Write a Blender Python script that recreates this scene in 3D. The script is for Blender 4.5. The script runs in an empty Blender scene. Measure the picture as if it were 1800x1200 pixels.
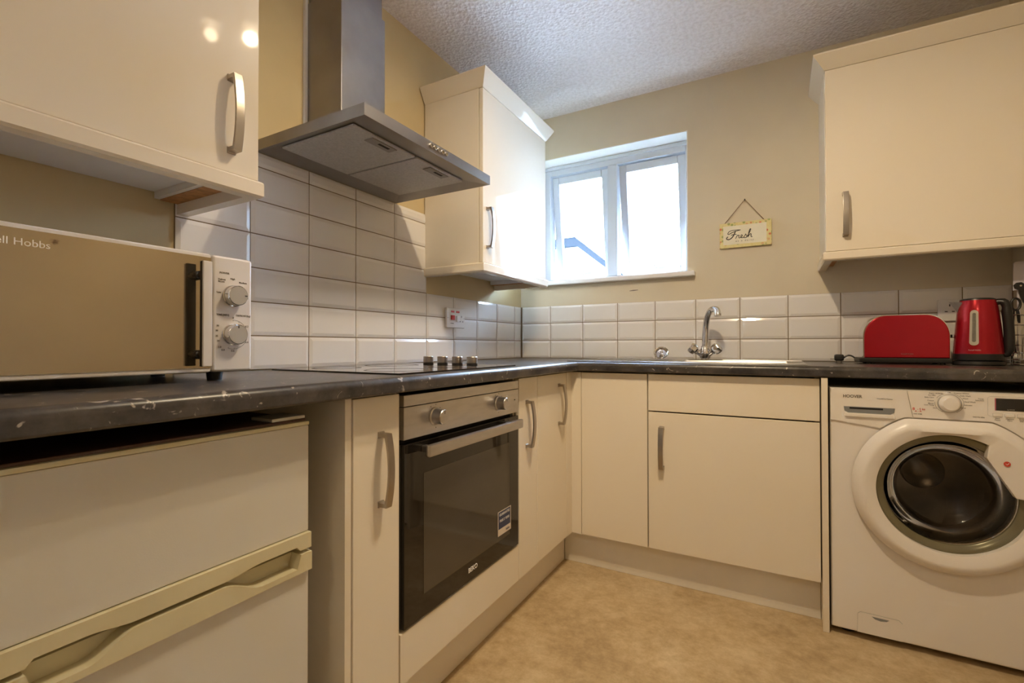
import bpy, bmesh, math, random
from mathutils import Vector, Matrix
random.seed(7)
PI = math.pi
S = bpy.context.scene
C = S.collection

# ------------------------------------------------------------ camera, world, exposure
CAM = Vector((1.3613, -2.5443, 0.9808))
cd = bpy.data.cameras.new('camera'); cam = bpy.data.objects.new('camera', cd); C.objects.link(cam)
cd.sensor_width = 36.0; cd.lens = 832.0754 / 1800 * 36.0; cd.clip_start = 0.02; cd.clip_end = 200
cam.location = CAM
cam.rotation_euler = (PI / 2 + 0.0098, 0.0014, 0.5114)
S.camera = cam

W = bpy.data.worlds.new('overcast_sky'); S.world = W; W.use_nodes = True
bg = W.node_tree.nodes['Background']
bg.inputs[0].default_value = (0.62, 0.84, 1.20, 1); bg.inputs[1].default_value = 45.0 / 8
S.view_settings.view_transform = 'Standard'; S.view_settings.look = 'None'
S.view_settings.exposure = 3.0; S.view_settings.gamma = 1.0; S.view_settings.use_curve_mapping = False
LAMP_W = 1.7 / 8
HOB_SPOT_W = 31.0 / 8
SPOT_W = 52.0 / 8
LAMP_COL = (1.0, 0.79, 0.52)
REAR_FILL_W = 6.0 / 8

# ------------------------------------------------------------ materials
def new_mat(name):
    m = bpy.data.materials.new(name); m.use_nodes = True
    nt = m.node_tree; b = nt.nodes['Principled BSDF']
    return m, nt, b
def mat(name, col, rough=0.5, metal=0.0, spec=0.5, coat=0.0, var=0.05, scale=6.0, bump=0.0, bscale=80.0, stretch=None, dirt=None):
    """principled surface whose colour drifts a little with a noise; optional fine bump"""
    m, nt, b = new_mat(name); N = nt.nodes; L = nt.links
    tc = N.new('ShaderNodeTexCoord'); src = tc.outputs['Object']
    if stretch:
        mp = N.new('ShaderNodeMapping'); mp.inputs['Scale'].default_value = stretch
        L.new(src, mp.inputs[0]); src = mp.outputs[0]
    nz = N.new('ShaderNodeTexNoise'); nz.inputs['Scale'].default_value = scale; nz.inputs['Detail'].default_value = 5
    L.new(src, nz.inputs['Vector'])
    rp = N.new('ShaderNodeValToRGB')
    c = Vector(col)
    rp.color_ramp.elements[0].position = 0.3; rp.color_ramp.elements[1].position = 0.7
    rp.color_ramp.elements[0].color = (*[max(0, v * (1 - var)) for v in c], 1)
    rp.color_ramp.elements[1].color = (*[min(1, v * (1 + var)) for v in c], 1)
    L.new(nz.outputs['Fac'], rp.inputs[0]); out = rp.outputs[0]
    if dirt:
        dcol, thr, dsc = dirt
        n2 = N.new('ShaderNodeTexNoise'); n2.inputs['Scale'].default_value = dsc; n2.inputs['Detail'].default_value = 6
        L.new(tc.outputs['Object'], n2.inputs['Vector'])
        r2 = N.new('ShaderNodeValToRGB'); r2.color_ramp.elements[0].position = thr; r2.color_ramp.elements[1].position = thr + 0.06
        L.new(n2.outputs['Fac'], r2.inputs[0])
        mx = N.new('ShaderNodeMix'); mx.data_type = 'RGBA'
        L.new(r2.outputs[0], mx.inputs[0]); L.new(out, mx.inputs[6]); mx.inputs[7].default_value = (*dcol, 1); out = mx.outputs[2]
    L.new(out, b.inputs['Base Color'])
    b.inputs['Roughness'].default_value = rough; b.inputs['Metallic'].default_value = metal
    b.inputs['Specular IOR Level'].default_value = spec; b.inputs['Coat Weight'].default_value = coat
    b.inputs['Coat Roughness'].default_value = 0.05
    if bump:
        nb = N.new('ShaderNodeTexNoise'); nb.inputs['Scale'].default_value = bscale; nb.inputs['Detail'].default_value = 3
        L.new(src, nb.inputs['Vector'])
        bp = N.new('ShaderNodeBump'); bp.inputs['Strength'].default_value = bump; bp.inputs['Distance'].default_value = 0.002
        L.new(nb.outputs['Fac'], bp.inputs['Height']); L.new(bp.outputs[0], b.inputs['Normal'])
    return m
def glass_mat(name, tint, fac_rough=0.0, boost=1.0):
    """thin pane: see-through tint plus a fresnel reflection"""
    m = bpy.data.materials.new(name); m.use_nodes = True; nt = m.node_tree; nt.nodes.clear()
    o = nt.nodes.new('ShaderNodeOutputMaterial'); mx = nt.nodes.new('ShaderNodeMixShader')
    t = nt.nodes.new('ShaderNodeBsdfTransparent'); g = nt.nodes.new('ShaderNodeBsdfGlossy'); f = nt.nodes.new('ShaderNodeFresnel')
    nz = nt.nodes.new('ShaderNodeTexNoise'); nz.inputs['Scale'].default_value = 3
    rp = nt.nodes.new('ShaderNodeValToRGB')
    rp.color_ramp.elements[0].color = (*[v * 0.97 for v in tint], 1); rp.color_ramp.elements[1].color = (*tint, 1)
    nt.links.new(nz.outputs['Fac'], rp.inputs[0]); nt.links.new(rp.outputs[0], t.inputs[0])
    f.inputs[0].default_value = 1.45 * boost; g.inputs['Roughness'].default_value = fac_rough
    nt.links.new(f.outputs[0], mx.inputs[0]); nt.links.new(t.outputs[0], mx.inputs[1]); nt.links.new(g.outputs[0], mx.inputs[2])
    nt.links.new(mx.outputs[0], o.inputs[0]); return m

M = {}
M['door'] = mat('cream_gloss', (0.80, 0.725, 0.60), 0.055, spec=0.10, var=0.012, scale=2)
M['carcass'] = mat('cream_melamine', (0.78, 0.71, 0.59), 0.42, var=0.02)
M['under'] = mat('white_melamine', (0.74, 0.73, 0.72), 0.45, var=0.02)
M['plinth'] = mat('plinth_grey', (0.80, 0.76, 0.68), 0.4, var=0.03)
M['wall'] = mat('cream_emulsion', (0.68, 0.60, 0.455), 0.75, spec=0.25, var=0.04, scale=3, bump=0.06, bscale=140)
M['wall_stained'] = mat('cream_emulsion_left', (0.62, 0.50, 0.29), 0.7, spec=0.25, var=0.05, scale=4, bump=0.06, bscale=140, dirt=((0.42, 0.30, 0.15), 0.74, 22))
M['white'] = mat('white_gloss_paint', (0.80, 0.80, 0.80), 0.3, var=0.02)
M['upvc'] = mat('window_white', (0.58, 0.61, 0.65), 0.5, spec=0.25, var=0.02)
M['reveal'] = mat('reveal_paint', (0.86, 0.84, 0.78), 0.7, var=0.03)
M['tile'] = mat('glazed_tile', (0.79, 0.765, 0.735), 0.09, spec=0.55, var=0.02, scale=3)
M['grout'] = mat('grout', (0.20, 0.14, 0.075), 0.85, var=0.25, scale=9)
M['steel'] = mat('brushed_steel', (0.52, 0.50, 0.48), 0.33, metal=1, var=0.07, scale=14, stretch=(6, 1, 6))
M['hood'] = mat('hood_steel', (0.31, 0.295, 0.285), 0.38, metal=1, var=0.12, scale=7, dirt=((0.20, 0.17, 0.13), 0.72, 16))
M['hood_side'] = mat('hood_steel_side', (0.34, 0.30, 0.25), 0.38, metal=1, var=0.12, scale=7, dirt=((0.15, 0.11, 0.07), 0.70, 18))
M['filter'] = mat('grease_filter', (0.50, 0.485, 0.46), 0.5, metal=0.35, var=0.12, scale=160, dirt=((0.2, 0.17, 0.12), 0.75, 12))
M['latch'] = mat('latch_plastic', (0.27, 0.25, 0.22), 0.5, var=0.05)
M['handle'] = mat('satin_nickel', (0.42, 0.38, 0.33), 0.32, metal=1, var=0.06, scale=18)
M['chrome'] = mat('chrome', (0.75, 0.75, 0.76), 0.08, metal=1, var=0.02)
M['sinksteel'] = mat('sink_steel', (0.36, 0.355, 0.35), 0.30, metal=1, var=0.05, scale=20)
M['black'] = mat('black_plastic', (0.014, 0.013, 0.013), 0.35, var=0.1)
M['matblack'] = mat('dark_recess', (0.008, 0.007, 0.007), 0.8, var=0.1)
M['blackglass'] = mat('black_glass', (0.012, 0.010, 0.009), 0.04, spec=0.6, var=0.1)
M['ovenpane'] = mat('oven_window', (0.060, 0.053, 0.042), 0.06, spec=0.7, var=0.08, scale=4)
M['hobglass'] = mat('hob_glass', (0.010, 0.009, 0.009), 0.05, spec=0.6, var=0.1)
M['hobring'] = mat('hob_ring', (0.10, 0.09, 0.085), 0.25, var=0.1)
M['appliance'] = mat('appliance_white', (0.82, 0.775, 0.72), 0.30, var=0.012, scale=2)
M['fridge'] = mat('fridge_white', (0.66, 0.635, 0.575), 0.42, var=0.02, scale=3, bump=0.05, bscale=400)
M['fridgetrim'] = mat('fridge_trim_aged', (0.66, 0.60, 0.40), 0.4, var=0.06, scale=8)
M['fridgetop'] = mat('fridge_top_brown', (0.10, 0.045, 0.028), 0.45, var=0.15)
M['microwave'] = mat('microwave_white', (0.72, 0.69, 0.66), 0.35, var=0.012)
M['mirror'] = mat('mirror_door', (0.38, 0.315, 0.215), 0.07, metal=0.9, var=0.06, scale=5, dirt=((0.09, 0.06, 0.035), 0.705, 24))
M['grey'] = mat('grey_plastic', (0.22, 0.23, 0.24), 0.4, var=0.05)
M['midgrey'] = mat('mid_grey_plastic', (0.42, 0.40, 0.37), 0.35, var=0.05)
M['ink'] = mat('dark_print', (0.045, 0.042, 0.04), 0.6, var=0.05)
M['greyink'] = mat('grey_print', (0.16, 0.14, 0.12), 0.6, var=0.05)
M['whiteink'] = mat('white_print', (0.82, 0.80, 0.76), 0.5, var=0.02)
M['redink'] = mat('red_print', (0.60, 0.06, 0.03), 0.5, var=0.05)
M['red'] = mat('red_metallic', (0.40, 0.004, 0.014), 0.2, metal=0.45, spec=0.45, coat=0.2, var=0.06)
M['redswitch'] = mat('red_switch', (0.55, 0.02, 0.02), 0.35, var=0.04)
M['socket'] = mat('socket_white', (0.78, 0.76, 0.73), 0.25, var=0.01)
M['chip'] = mat('raw_chipboard', (0.44, 0.23, 0.09), 0.8, var=0.25, scale=60)
M['seal'] = mat('door_bezel', (0.20, 0.185, 0.115), 0.2, metal=0.35, var=0.08)
M['drum'] = mat('drum_steel', (0.42, 0.39, 0.36), 0.30, metal=1, var=0.1, scale=20)
M['rubber'] = mat('rubber_gasket', (0.05, 0.048, 0.045), 0.6, var=0.1)
M['glass'] = glass_mat('window_glass', (0.96, 0.98, 0.98))
M['washglass'] = glass_mat('washer_glass', (0.48, 0.45, 0.41), 0.02, 0.93)
M['gauge'] = mat('gauge_plastic', (0.50, 0.46, 0.36), 0.25, var=0.04)
M['gaugedark'] = mat('gauge_water', (0.17, 0.16, 0.13), 0.2, var=0.2, scale=90)
M['spatula'] = mat('white_utensil', (0.70, 0.66, 0.72), 0.4, var=0.02)
M['string'] = mat('jute_string', (0.16, 0.08, 0.045), 0.9, var=0.2, scale=300)
M['paper'] = mat('sign_paper', (0.80, 0.76, 0.60), 0.7, var=0.03, scale=20)
M['bulb_metal'] = mat('lamp_chrome', (0.7, 0.7, 0.7), 0.2, metal=1, var=0.02)
M['blueink'] = mat('sticker_blue', (0.028, 0.045, 0.12), 0.3, var=0.1)
M['cardboard'] = mat('sticker_cream', (0.66, 0.58, 0.48), 0.4, var=0.04)
M['house'] = mat('render_wall_far', (0.78, 0.77, 0.75), 0.8, var=0.04)
M['fascia'] = mat('fascia_board', (0.012, 0.015, 0.019), 0.9, spec=0.0, var=0.1)
M['bounce_ground'] = mat('ground_far', (0.80, 0.79, 0.77), 0.9, var=0.3)  # near-white ground, lightened to bounce daylight onto the ceiling
M['scuff'] = mat('scuff_mark', (0.22, 0.18, 0.15), 0.8, var=0.2, scale=200)
M['wood_door'] = mat('white_door', (0.7, 0.66, 0.58), 0.4, var=0.02)

def ceiling_mat():
    m, nt, b = new_mat('stippled_ceiling'); N = nt.nodes; L = nt.links
    tc = N.new('ShaderNodeTexCoord')
    nz = N.new('ShaderNodeTexNoise'); nz.inputs['Scale'].default_value = 62; nz.inputs['Detail'].default_value = 3; nz.inputs['Roughness'].default_value = 0.65
    vo = N.new('ShaderNodeTexVoronoi'); vo.inputs['Scale'].default_value = 75
    L.new(tc.outputs['Object'], nz.inputs['Vector']); L.new(tc.outputs['Object'], vo.inputs['Vector'])
    ad = N.new('ShaderNodeMath'); ad.operation = 'ADD'; L.new(nz.outputs['Fac'], ad.inputs[0]); L.new(vo.outputs['Distance'], ad.inputs[1])
    bp = N.new('ShaderNodeBump'); bp.inputs['Strength'].default_value = 0.6; bp.inputs['Distance'].default_value = 0.005
    L.new(ad.outputs[0], bp.inputs['Height']); L.new(bp.outputs[0], b.inputs['Normal'])
    rp = N.new('ShaderNodeValToRGB'); rp.color_ramp.elements[0].color = (0.76, 0.72, 0.71, 1); rp.color_ramp.elements[1].color = (0.88, 0.85, 0.85, 1)
    rp.color_ramp.elements[0].position = 0.35; rp.color_ramp.elements[1].position = 0.6
    L.new(nz.outputs['Fac'], rp.inputs[0]); L.new(rp.outputs[0], b.inputs['Base Color'])
    b.inputs['Roughness'].default_value = 0.85; b.inputs['Specular IOR Level'].default_value = 0.2
    return m
M['ceiling'] = ceiling_mat()

def floor_mat():
    m, nt, b = new_mat('mottled_vinyl'); N = nt.nodes; L = nt.links
    tc = N.new('ShaderNodeTexCoord')
    a = N.new('ShaderNodeTexNoise'); a.inputs['Scale'].default_value = 4.5; a.inputs['Detail'].default_value = 9; a.inputs['Roughness'].default_value = 0.68
    c2 = N.new('ShaderNodeTexNoise'); c2.inputs['Scale'].default_value = 30; c2.inputs['Detail'].default_value = 6; c2.inputs['Roughness'].default_value = 0.7
    L.new(tc.outputs['Object'], a.inputs['Vector']); L.new(tc.outputs['Object'], c2.inputs['Vector'])
    mx = N.new('ShaderNodeMix'); mx.data_type = 'FLOAT'; mx.inputs[0].default_value = 0.45
    L.new(a.outputs['Fac'], mx.inputs[2]); L.new(c2.outputs['Fac'], mx.inputs[3])
    rp = N.new('ShaderNodeValToRGB'); e = rp.color_ramp.elements
    e[0].position = 0.34; e[0].color = (0.335, 0.237, 0.126, 1)
    e[1].position = 0.68; e[1].color = (0.69, 0.56, 0.365, 1)
    k = e.new(0.5); k.color = (0.51, 0.38, 0.215, 1)
    L.new(mx.outputs[0], rp.inputs[0]); L.new(rp.outputs[0], b.inputs['Base Color'])
    b.inputs['Roughness'].default_value = 0.42; b.inputs['Specular IOR Level'].default_value = 0.35
    bp = N.new('ShaderNodeBump'); bp.inputs['Strength'].default_value = 0.08; bp.inputs['Distance'].default_value = 0.002
    L.new(c2.outputs['Fac'], bp.inputs['Height']); L.new(bp.outputs[0], b.inputs['Normal'])
    return m
M['floor'] = floor_mat()

def worktop_mat():
    m, nt, b = new_mat('slate_effect_laminate'); N = nt.nodes; L = nt.links
    tc = N.new('ShaderNodeTexCoord')
    a = N.new('ShaderNodeTexNoise'); a.inputs['Scale'].default_value = 11; a.inputs['Detail'].default_value = 8; a.inputs['Roughness'].default_value = 0.7
    f = N.new('ShaderNodeTexNoise'); f.inputs['Scale'].default_value = 36; f.inputs['Detail'].default_value = 4; f.inputs['Distortion'].default_value = 1.6
    L.new(tc.outputs['Object'], a.inputs['Vector']); L.new(tc.outputs['Object'], f.inputs['Vector'])
    r1 = N.new('ShaderNodeValToRGB'); e = r1.color_ramp.elements
    e[0].position = 0.35; e[0].color = (0.016, 0.015, 0.016, 1); e[1].position = 0.72; e[1].color = (0.105, 0.092, 0.08, 1)
    r2 = N.new('ShaderNodeValToRGB'); r2.color_ramp.elements[0].position = 0.645; r2.color_ramp.elements[1].position = 0.71
    L.new(a.outputs['Fac'], r1.inputs[0]); L.new(f.outputs['Fac'], r2.inputs[0])
    mx = N.new('ShaderNodeMix'); mx.data_type = 'RGBA'; mx.inputs[7].default_value = (0.42, 0.38, 0.33, 1)
    L.new(r2.outputs[0], mx.inputs[0]); L.new(r1.outputs[0], mx.inputs[6]); L.new(mx.outputs[2], b.inputs['Base Color'])
    b.inputs['Roughness'].default_value = 0.30; b.inputs['Specular IOR Level'].default_value = 0.5
    return m
M['worktop'] = worktop_mat()

def sign_mat():
    m, nt, b = new_mat('flowered_border'); N = nt.nodes; L = nt.links
    tc = N.new('ShaderNodeTexCoord'); vo = N.new('ShaderNodeTexVoronoi'); vo.inputs['Scale'].default_value = 75
    L.new(tc.outputs['Object'], vo.inputs['Vector'])
    rp = N.new('ShaderNodeValToRGB'); rp.color_ramp.interpolation = 'CONSTANT'; e = rp.color_ramp.elements
    e[0].position = 0; e[0].color = (0.72, 0.62, 0.26, 1); e[1].position = 0.9; e[1].color = (0.62, 0.16, 0.08, 1)
    for p, c in ((0.5, (0.70, 0.45, 0.22, 1)), (0.62, (0.36, 0.42, 0.14, 1)), (0.78, (0.74, 0.66, 0.34, 1))):
        k = e.new(p); k.color = c
    sp = N.new('ShaderNodeSeparateColor'); L.new(vo.outputs['Color'], sp.inputs[0]); L.new(sp.outputs[0], rp.inputs[0])
    mx = N.new('ShaderNodeMix'); mx.data_type = 'RGBA'; mx.inputs[7].default_value = (0.74, 0.65, 0.30, 1)
    r2 = N.new('ShaderNodeValToRGB'); r2.color_ramp.elements[0].position = 0.35; r2.color_ramp.elements[1].position = 0.55
    L.new(vo.outputs['Distance'], r2.inputs[0]); L.new(r2.outputs[0], mx.inputs[0]); L.new(rp.outputs[0], mx.inputs[6])
    L.new(mx.outputs[2], b.inputs['Base Color']); b.inputs['Roughness'].default_value = 0.6
    return m
M['flowers'] = sign_mat()

def bulb_mat():
    m = bpy.data.materials.new('lit_bulb'); m.use_nodes = True; nt = m.node_tree; nt.nodes.clear()
    o = nt.nodes.new('ShaderNodeOutputMaterial'); e = nt.nodes.new('ShaderNodeEmission')
    e.inputs[0].default_value = (*LAMP_COL, 1); e.inputs[1].default_value = 3.0
    nt.links.new(e.outputs[0], o.inputs[0]); return m
M['bulb'] = bulb_mat()

# ------------------------------------------------------------ mesh helpers (all in world coordinates)
def nb(): return bmesh.new()
def box(bm, x0, x1, y0, y1, z0, z1, bev=0.0, seg=2):
    if x0 > x1: x0, x1 = x1, x0
    if y0 > y1: y0, y1 = y1, y0
    if z0 > z1: z0, z1 = z1, z0
    t = bmesh.new()
    bmesh.ops.create_cube(t, size=1.0)
    for v in t.verts:
        v.co = Vector(((x0 + x1) / 2 + v.co.x * (x1 - x0), (y0 + y1) / 2 + v.co.y * (y1 - y0), (z0 + z1) / 2 + v.co.z * (z1 - z0)))
    if bev > 0:
        bev = min(bev, 0.49 * min(x1 - x0, y1 - y0, z1 - z0))
        bmesh.ops.bevel(t, geom=list(t.edges), offset=bev, segments=seg, profile=0.5, affect='EDGES')
    merge(bm, t); return bm
def merge(bm, t):
    me = bpy.data.meshes.new('tmp'); t.to_mesh(me); t.free(); bm.from_mesh(me); bpy.data.meshes.remove(me)
def to3(plane, u, v, w):
    """plane 'x': face looking +x, u runs along +y; 'y': face looking -y, u runs along +x, w outwards; 'z': u=x v=y w=z"""
    if plane == 'x': return Vector((w, u, v))
    if plane == 'y': return Vector((u, w, v))
    return Vector((u, v, w))
def prism(bm, plane, pts, w0, w1, bev=0.0, seg=2):
    t = bmesh.new()
    a = [t.verts.new(to3(plane, u, v, w0)) for u, v in pts]
    b = [t.verts.new(to3(plane, u, v, w1)) for u, v in pts]
    n = len(pts)
    t.faces.new(a); t.faces.new(b[::-1])
    for i in range(n):
        t.faces.new((a[i], b[i], b[(i + 1) % n], a[(i + 1) % n]))
    bmesh.ops.recalc_face_normals(t, faces=t.faces)
    if bev > 0:
        ed = [e for e in t.edges if len(e.link_faces) == 2 and any(len(f.verts) == n and n != 4 for f in e.link_faces)] if n != 4 else list(t.edges)
        bmesh.ops.bevel(t, geom=ed, offset=bev, segments=seg, profile=0.5, affect='EDGES')
    merge(bm, t); return bm
def lathe(bm, prof, origin, axis=(0, 0, 1), n=40, close=True):
    """prof: list of (radius, height along axis)"""
    axis = Vector(axis).normalized(); q = Vector((0, 0, 1)).rotation_difference(axis); o = Vector(origin)
    t = bmesh.new(); rings = []
    for r, h in prof:
        if r < 1e-6: rings.append([t.verts.new(o + q @ Vector((0, 0, h)))])
        else: rings.append([t.verts.new(o + q @ Vector((r * math.cos(2 * PI * i / n), r * math.sin(2 * PI * i / n), h))) for i in range(n)])
    for A, B in zip(rings[:-1], rings[1:]):
        for i in range(n):
            j = (i + 1) % n
            if len(A) == 1 and len(B) == 1: continue
            if len(A) == 1: t.faces.new((A[0], B[j], B[i]))
            elif len(B) == 1: t.faces.new((A[i], A[j], B[0]))
            else: t.faces.new((A[i], A[j], B[j], B[i]))
    bmesh.ops.recalc_face_normals(t, faces=t.faces)
    merge(bm, t); return bm
def tube(bm, pts, r, n=10, cap=True, flat=None):
    """round tube along points; r a number or list"""
    pts = [Vector(p) for p in pts]; t = bmesh.new(); rings = []
    up = Vector((0, 0, 1))
    for i, p in enumerate(pts):
        d = (pts[min(i + 1, len(pts) - 1)] - pts[max(i - 1, 0)]).normalized()
        ref = up if abs(d.dot(up)) < 0.95 else Vector((1, 0, 0))
        if i == 0: a = d.cross(ref).normalized()
        else:
            a = (a - d * a.dot(d)).normalized()
        b = d.cross(a)
        rr = r[i] if isinstance(r, (list, tuple)) else r
        rings.append([t.verts.new(p + a * rr * math.cos(2 * PI * k / n) + b * rr * math.sin(2 * PI * k / n)) for k in range(n)])
    for A, B in zip(rings[:-1], rings[1:]):
        for k in range(n): t.faces.new((A[k], A[(k + 1) % n], B[(k + 1) % n], B[k]))
    if cap:
        t.faces.new(rings[0][::-1]); t.faces.new(rings[-1])
    bmesh.ops.recalc_face_normals(t, faces=t.faces)
    merge(bm, t); return bm
def bez(p0, p1, p2, n=12):
    p0, p1, p2 = Vector(p0), Vector(p1), Vector(p2)
    return [(1 - k / n) ** 2 * p0 + 2 * (1 - k / n) * (k / n) * p1 + (k / n) ** 2 * p2 for k in range(n + 1)]
def origin_of(o):
    v = Vector((0, 0, 0))
    while o is not None: v = v + o.location; o = o.parent
    return v
def obj(name, bm, m, parent=None, label=None, smooth=True, kind=None, org=None):
    me = bpy.data.meshes.new(name)
    if parent is None:
        if org is None:
            xs = [v.co.x for v in bm.verts]; ys = [v.co.y for v in bm.verts]; zs = [v.co.z for v in bm.verts]
            org = Vector(((min(xs) + max(xs)) / 2, (min(ys) + max(ys)) / 2, min(zs)))
        off = Vector(org)
    else: off = origin_of(parent)
    bmesh.ops.translate(bm, verts=bm.verts, vec=-off)
    bm.to_mesh(me); bm.free()
    if smooth:
        me.polygons.foreach_set('use_smooth', [True] * len(me.polygons))
        try: me.set_sharp_from_angle(angle=math.radians(34))
        except Exception: pass
    me.materials.append(M[m] if isinstance(m, str) else m)
    o = bpy.data.objects.new(name, me); C.objects.link(o)
    if parent is None: o.location = off
    else: o.parent = parent
    if smooth:
        wn = o.modifiers.new('weighted_normal', 'WEIGHTED_NORMAL'); wn.keep_sharp = True; wn.weight = 60
    if label: o['label'] = label
    if kind: o['kind'] = kind
    return o
def thing(name, label, cat, loc, group=None):
    o = bpy.data.objects.new(name, None); C.objects.link(o); o.location = loc; o.empty_display_size = 0.05
    o['label'] = label; o['category'] = cat
    if group: o['group'] = group
    return o
def tag(o, label, cat, group=None):
    o['label'] = label; o['category'] = cat
    if group: o['group'] = group
    return o
def struct(name, bm, m, parent=None, smooth=False):
    o = obj(name, bm, m, parent, smooth=smooth)
    if parent is None: o['kind'] = 'structure'
    return o
def mesh_copy(src, parent, loc):
    c = src.copy(); C.objects.link(c); c.parent = parent; c.location = Vector(loc) - origin_of(parent); return c
_tc = {}
def text_bm(s, size, plane, u, v, w, align='LEFT', depth=0.0006, bold=0.0, squash=1.0):
    key = (s, align, bold)
    if key not in _tc:
        cu = bpy.data.curves.new('t', 'FONT'); cu.body = s; cu.size = 1.0; cu.align_x = align; cu.resolution_u = 3; cu.offset = bold; cu.extrude = 0.5
        ob = bpy.data.objects.new('t', cu); C.objects.link(ob)
        dg = bpy.context.evaluated_depsgraph_get(); me = bpy.data.meshes.new_from_object(ob.evaluated_get(dg))
        bpy.data.objects.remove(ob); bpy.data.curves.remove(cu); _tc[key] = me
    bm = bmesh.new(); bm.from_mesh(_tc[key])
    sg = 1 if plane == 'x' else -1
    for q in bm.verts:
        q.co = to3(plane, u + q.co.x * size * squash, v + q.co.y * size, w + sg * (q.co.z + 0.5) * depth)
    bmesh.ops.recalc_face_normals(bm, faces=bm.faces)
    return bm
def label_text(name, parent, s, size, plane, u, v, w, m='ink', align='LEFT', bold=0.0, squash=1.0):
    return obj(name, text_bm(s, size, plane, u, v, w, align, bold=bold, squash=squash), m, parent, smooth=False)

# ------------------------------------------------------------ room shell
RX, H = 2.158, 2.332
YB = -4.4; T = 0.006
WX0, WX1, WZ0, WZ1 = 0.10, 0.964, 1.36, 2.087
floor = struct('floor', box(nb(), -0.1, RX + 0.1, YB - 0.1, 0.3, -0.05, 0.0), 'floor')
ceil = struct('ceiling', box(nb(), -0.1, RX + 0.1, YB - 0.1, 0.3, H, H + 0.08), 'ceiling')
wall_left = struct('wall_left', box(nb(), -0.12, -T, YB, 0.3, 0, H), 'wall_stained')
b = nb()
box(b, -T, WX0, T, 0.28, 0, H); box(b, WX1, RX, T, 0.28, 0, H); box(b, WX0, WX1, T, 0.28, 0, WZ0 - 0.025); box(b, WX0, WX1, T, 0.28, WZ1, H)
wall_back = struct('wall_back', b, 'wall')
wall_right = struct('wall_right', box(nb(), RX, RX + 0.12, YB, 0.3, 0, H), 'wall')
b = nb(); box(b, -0.12, 0.9, YB - 0.12, YB, 0, H); box(b, 1.7, RX + 0.12, YB - 0.12, YB, 0, H); box(b, 0.9, 1.7, YB - 0.12, YB, 2.02, H)
wall_front = struct('wall_front', b, 'wall')
b = nb(); box(b, 0.93, 1.67, YB - 0.06, YB - 0.02, 0.005, 1.99)
for cx in (1.12, 1.48):
    for z0, z1 in ((0.2, 0.85), (1.05, 1.8)): box(b, cx - 0.12, cx + 0.12, YB - 0.025, YB - 0.012, z0, z1, 0.006)
door1 = struct('door_1', b, 'wood_door')
obj('door_handle', tube(nb(), [(1.62, YB - 0.02, 1.0), (1.62, YB + 0.04, 1.0), (1.52, YB + 0.045, 1.0)], 0.009), 'chrome', door1)
b = nb(); box(b, 0.87, 0.93, YB - 0.1, YB + 0.015, 0, 2.05, 0.003); box(b, 1.67, 1.73, YB - 0.1, YB + 0.015, 0, 2.05, 0.003); box(b, 0.93, 1.67, YB - 0.1, YB + 0.015, 1.99, 2.05, 0.003)
struct('trim_1', b, 'white')
b = nb(); box(b, RX - 0.014, RX, YB + 0.016, -0.7, 0, 0.1, 0.003); struct('baseboard_right', b, 'white')
# plastered reveal of the window, small scuff below the sill
b = nb()
for x0, x1, z0, z1 in ((WX0 - 0.002, WX0, WZ0, WZ1), (WX1, WX1 + 0.002, WZ0, WZ1)):
    pass
box(b, WX0, WX1, T + 0.001, 0.25, WZ1 - 0.004, WZ1); box(b, WX1 - 0.004, WX1, T + 0.001, 0.25, WZ0, WZ1 - 0.004); box(b, WX0, WX0 + 0.004, T + 0.001, 0.25, WZ0, WZ1 - 0.004)
struct('reveal_lining', b, 'reveal', wall_back)
b = nb(); tube(b, [(0.662, T, 1.2795), (0.685, T, 1.2812), (0.708, T, 1.2818)], [0.0015, 0.0032, 0.0018], 6); struct('scuff', b, 'scuff', wall_back)

# ------------------------------------------------------------ metro tiles
PH, PV, Z0 = 0.202, 0.102, 0.911
def tile_bm(w, h, plane):
    """bevelled metro tile, corner at origin"""
    bm = bmesh.new(); g = 0.0016; r = 0.013
    lo = [(g, g), (w - g, g), (w - g, h - g), (g, h - g)]
    rx = min(r, w * 0.4); rz = min(r, h * 0.4)
    hi = [(rx, rz), (w - rx, rz), (w - rx, h - rz), (rx, h - rz)]
    def P(u, v, d): return Vector((d, u, v)) if plane == 'x' else Vector((u, -d, v))
    A = [bm.verts.new(P(u, v, 0.0005)) for u, v in lo]; B = [bm.verts.new(P(u, v, 0.0045)) for u, v in lo]; D = [bm.verts.new(P(u, v, 0.0078)) for u, v in hi]
    for X, Y in ((A, B), (B, D)):
        for i in range(4): bm.faces.new((X[i], X[(i + 1) % 4], Y[(i + 1) % 4], Y[i]))
    bm.faces.new(D)
    bmesh.ops.recalc_face_normals(bm, faces=bm.faces)
    return bm
_tm = {}
def tile(parent, plane, u0, z0, w, h):
    key = (plane, round(w, 4), round(h, 4))
    if key not in _tm:
        me = bpy.data.meshes.new('tile'); t = tile_bm(w, h, plane); t.to_mesh(me); t.free(); me.materials.append(M['tile']); _tm[key] = me
    o = bpy.data.objects.new('tile', _tm[key]); C.objects.link(o); o.parent = parent
    wl = Vector((-T, u0, z0)) if plane == 'x' else Vector((u0, T, z0))
    o.location = wl - origin_of(parent)
    # hand-set tiles sit a touch out of true
    o.rotation_euler = (0, 0, random.uniform(-0.003, 0.003))
    return o
ucol = [-1.904 + PH * k for k in range(9)] + [-0.086]
ucol = [-(0.086 + PH * k) for k in range(9, -1, -1)]       # -1.904 ... -0.086
for k, u in enumerate(ucol):
    w = PH if k < 9 else 0.086 - 0.004
    tall = u < -0.90
    for r in range(7 if tall else 3):
        h = PV if r < 6 else 0.044
        tile(wall_left, 'x', u, Z0 + r * PV, w, h)
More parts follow.
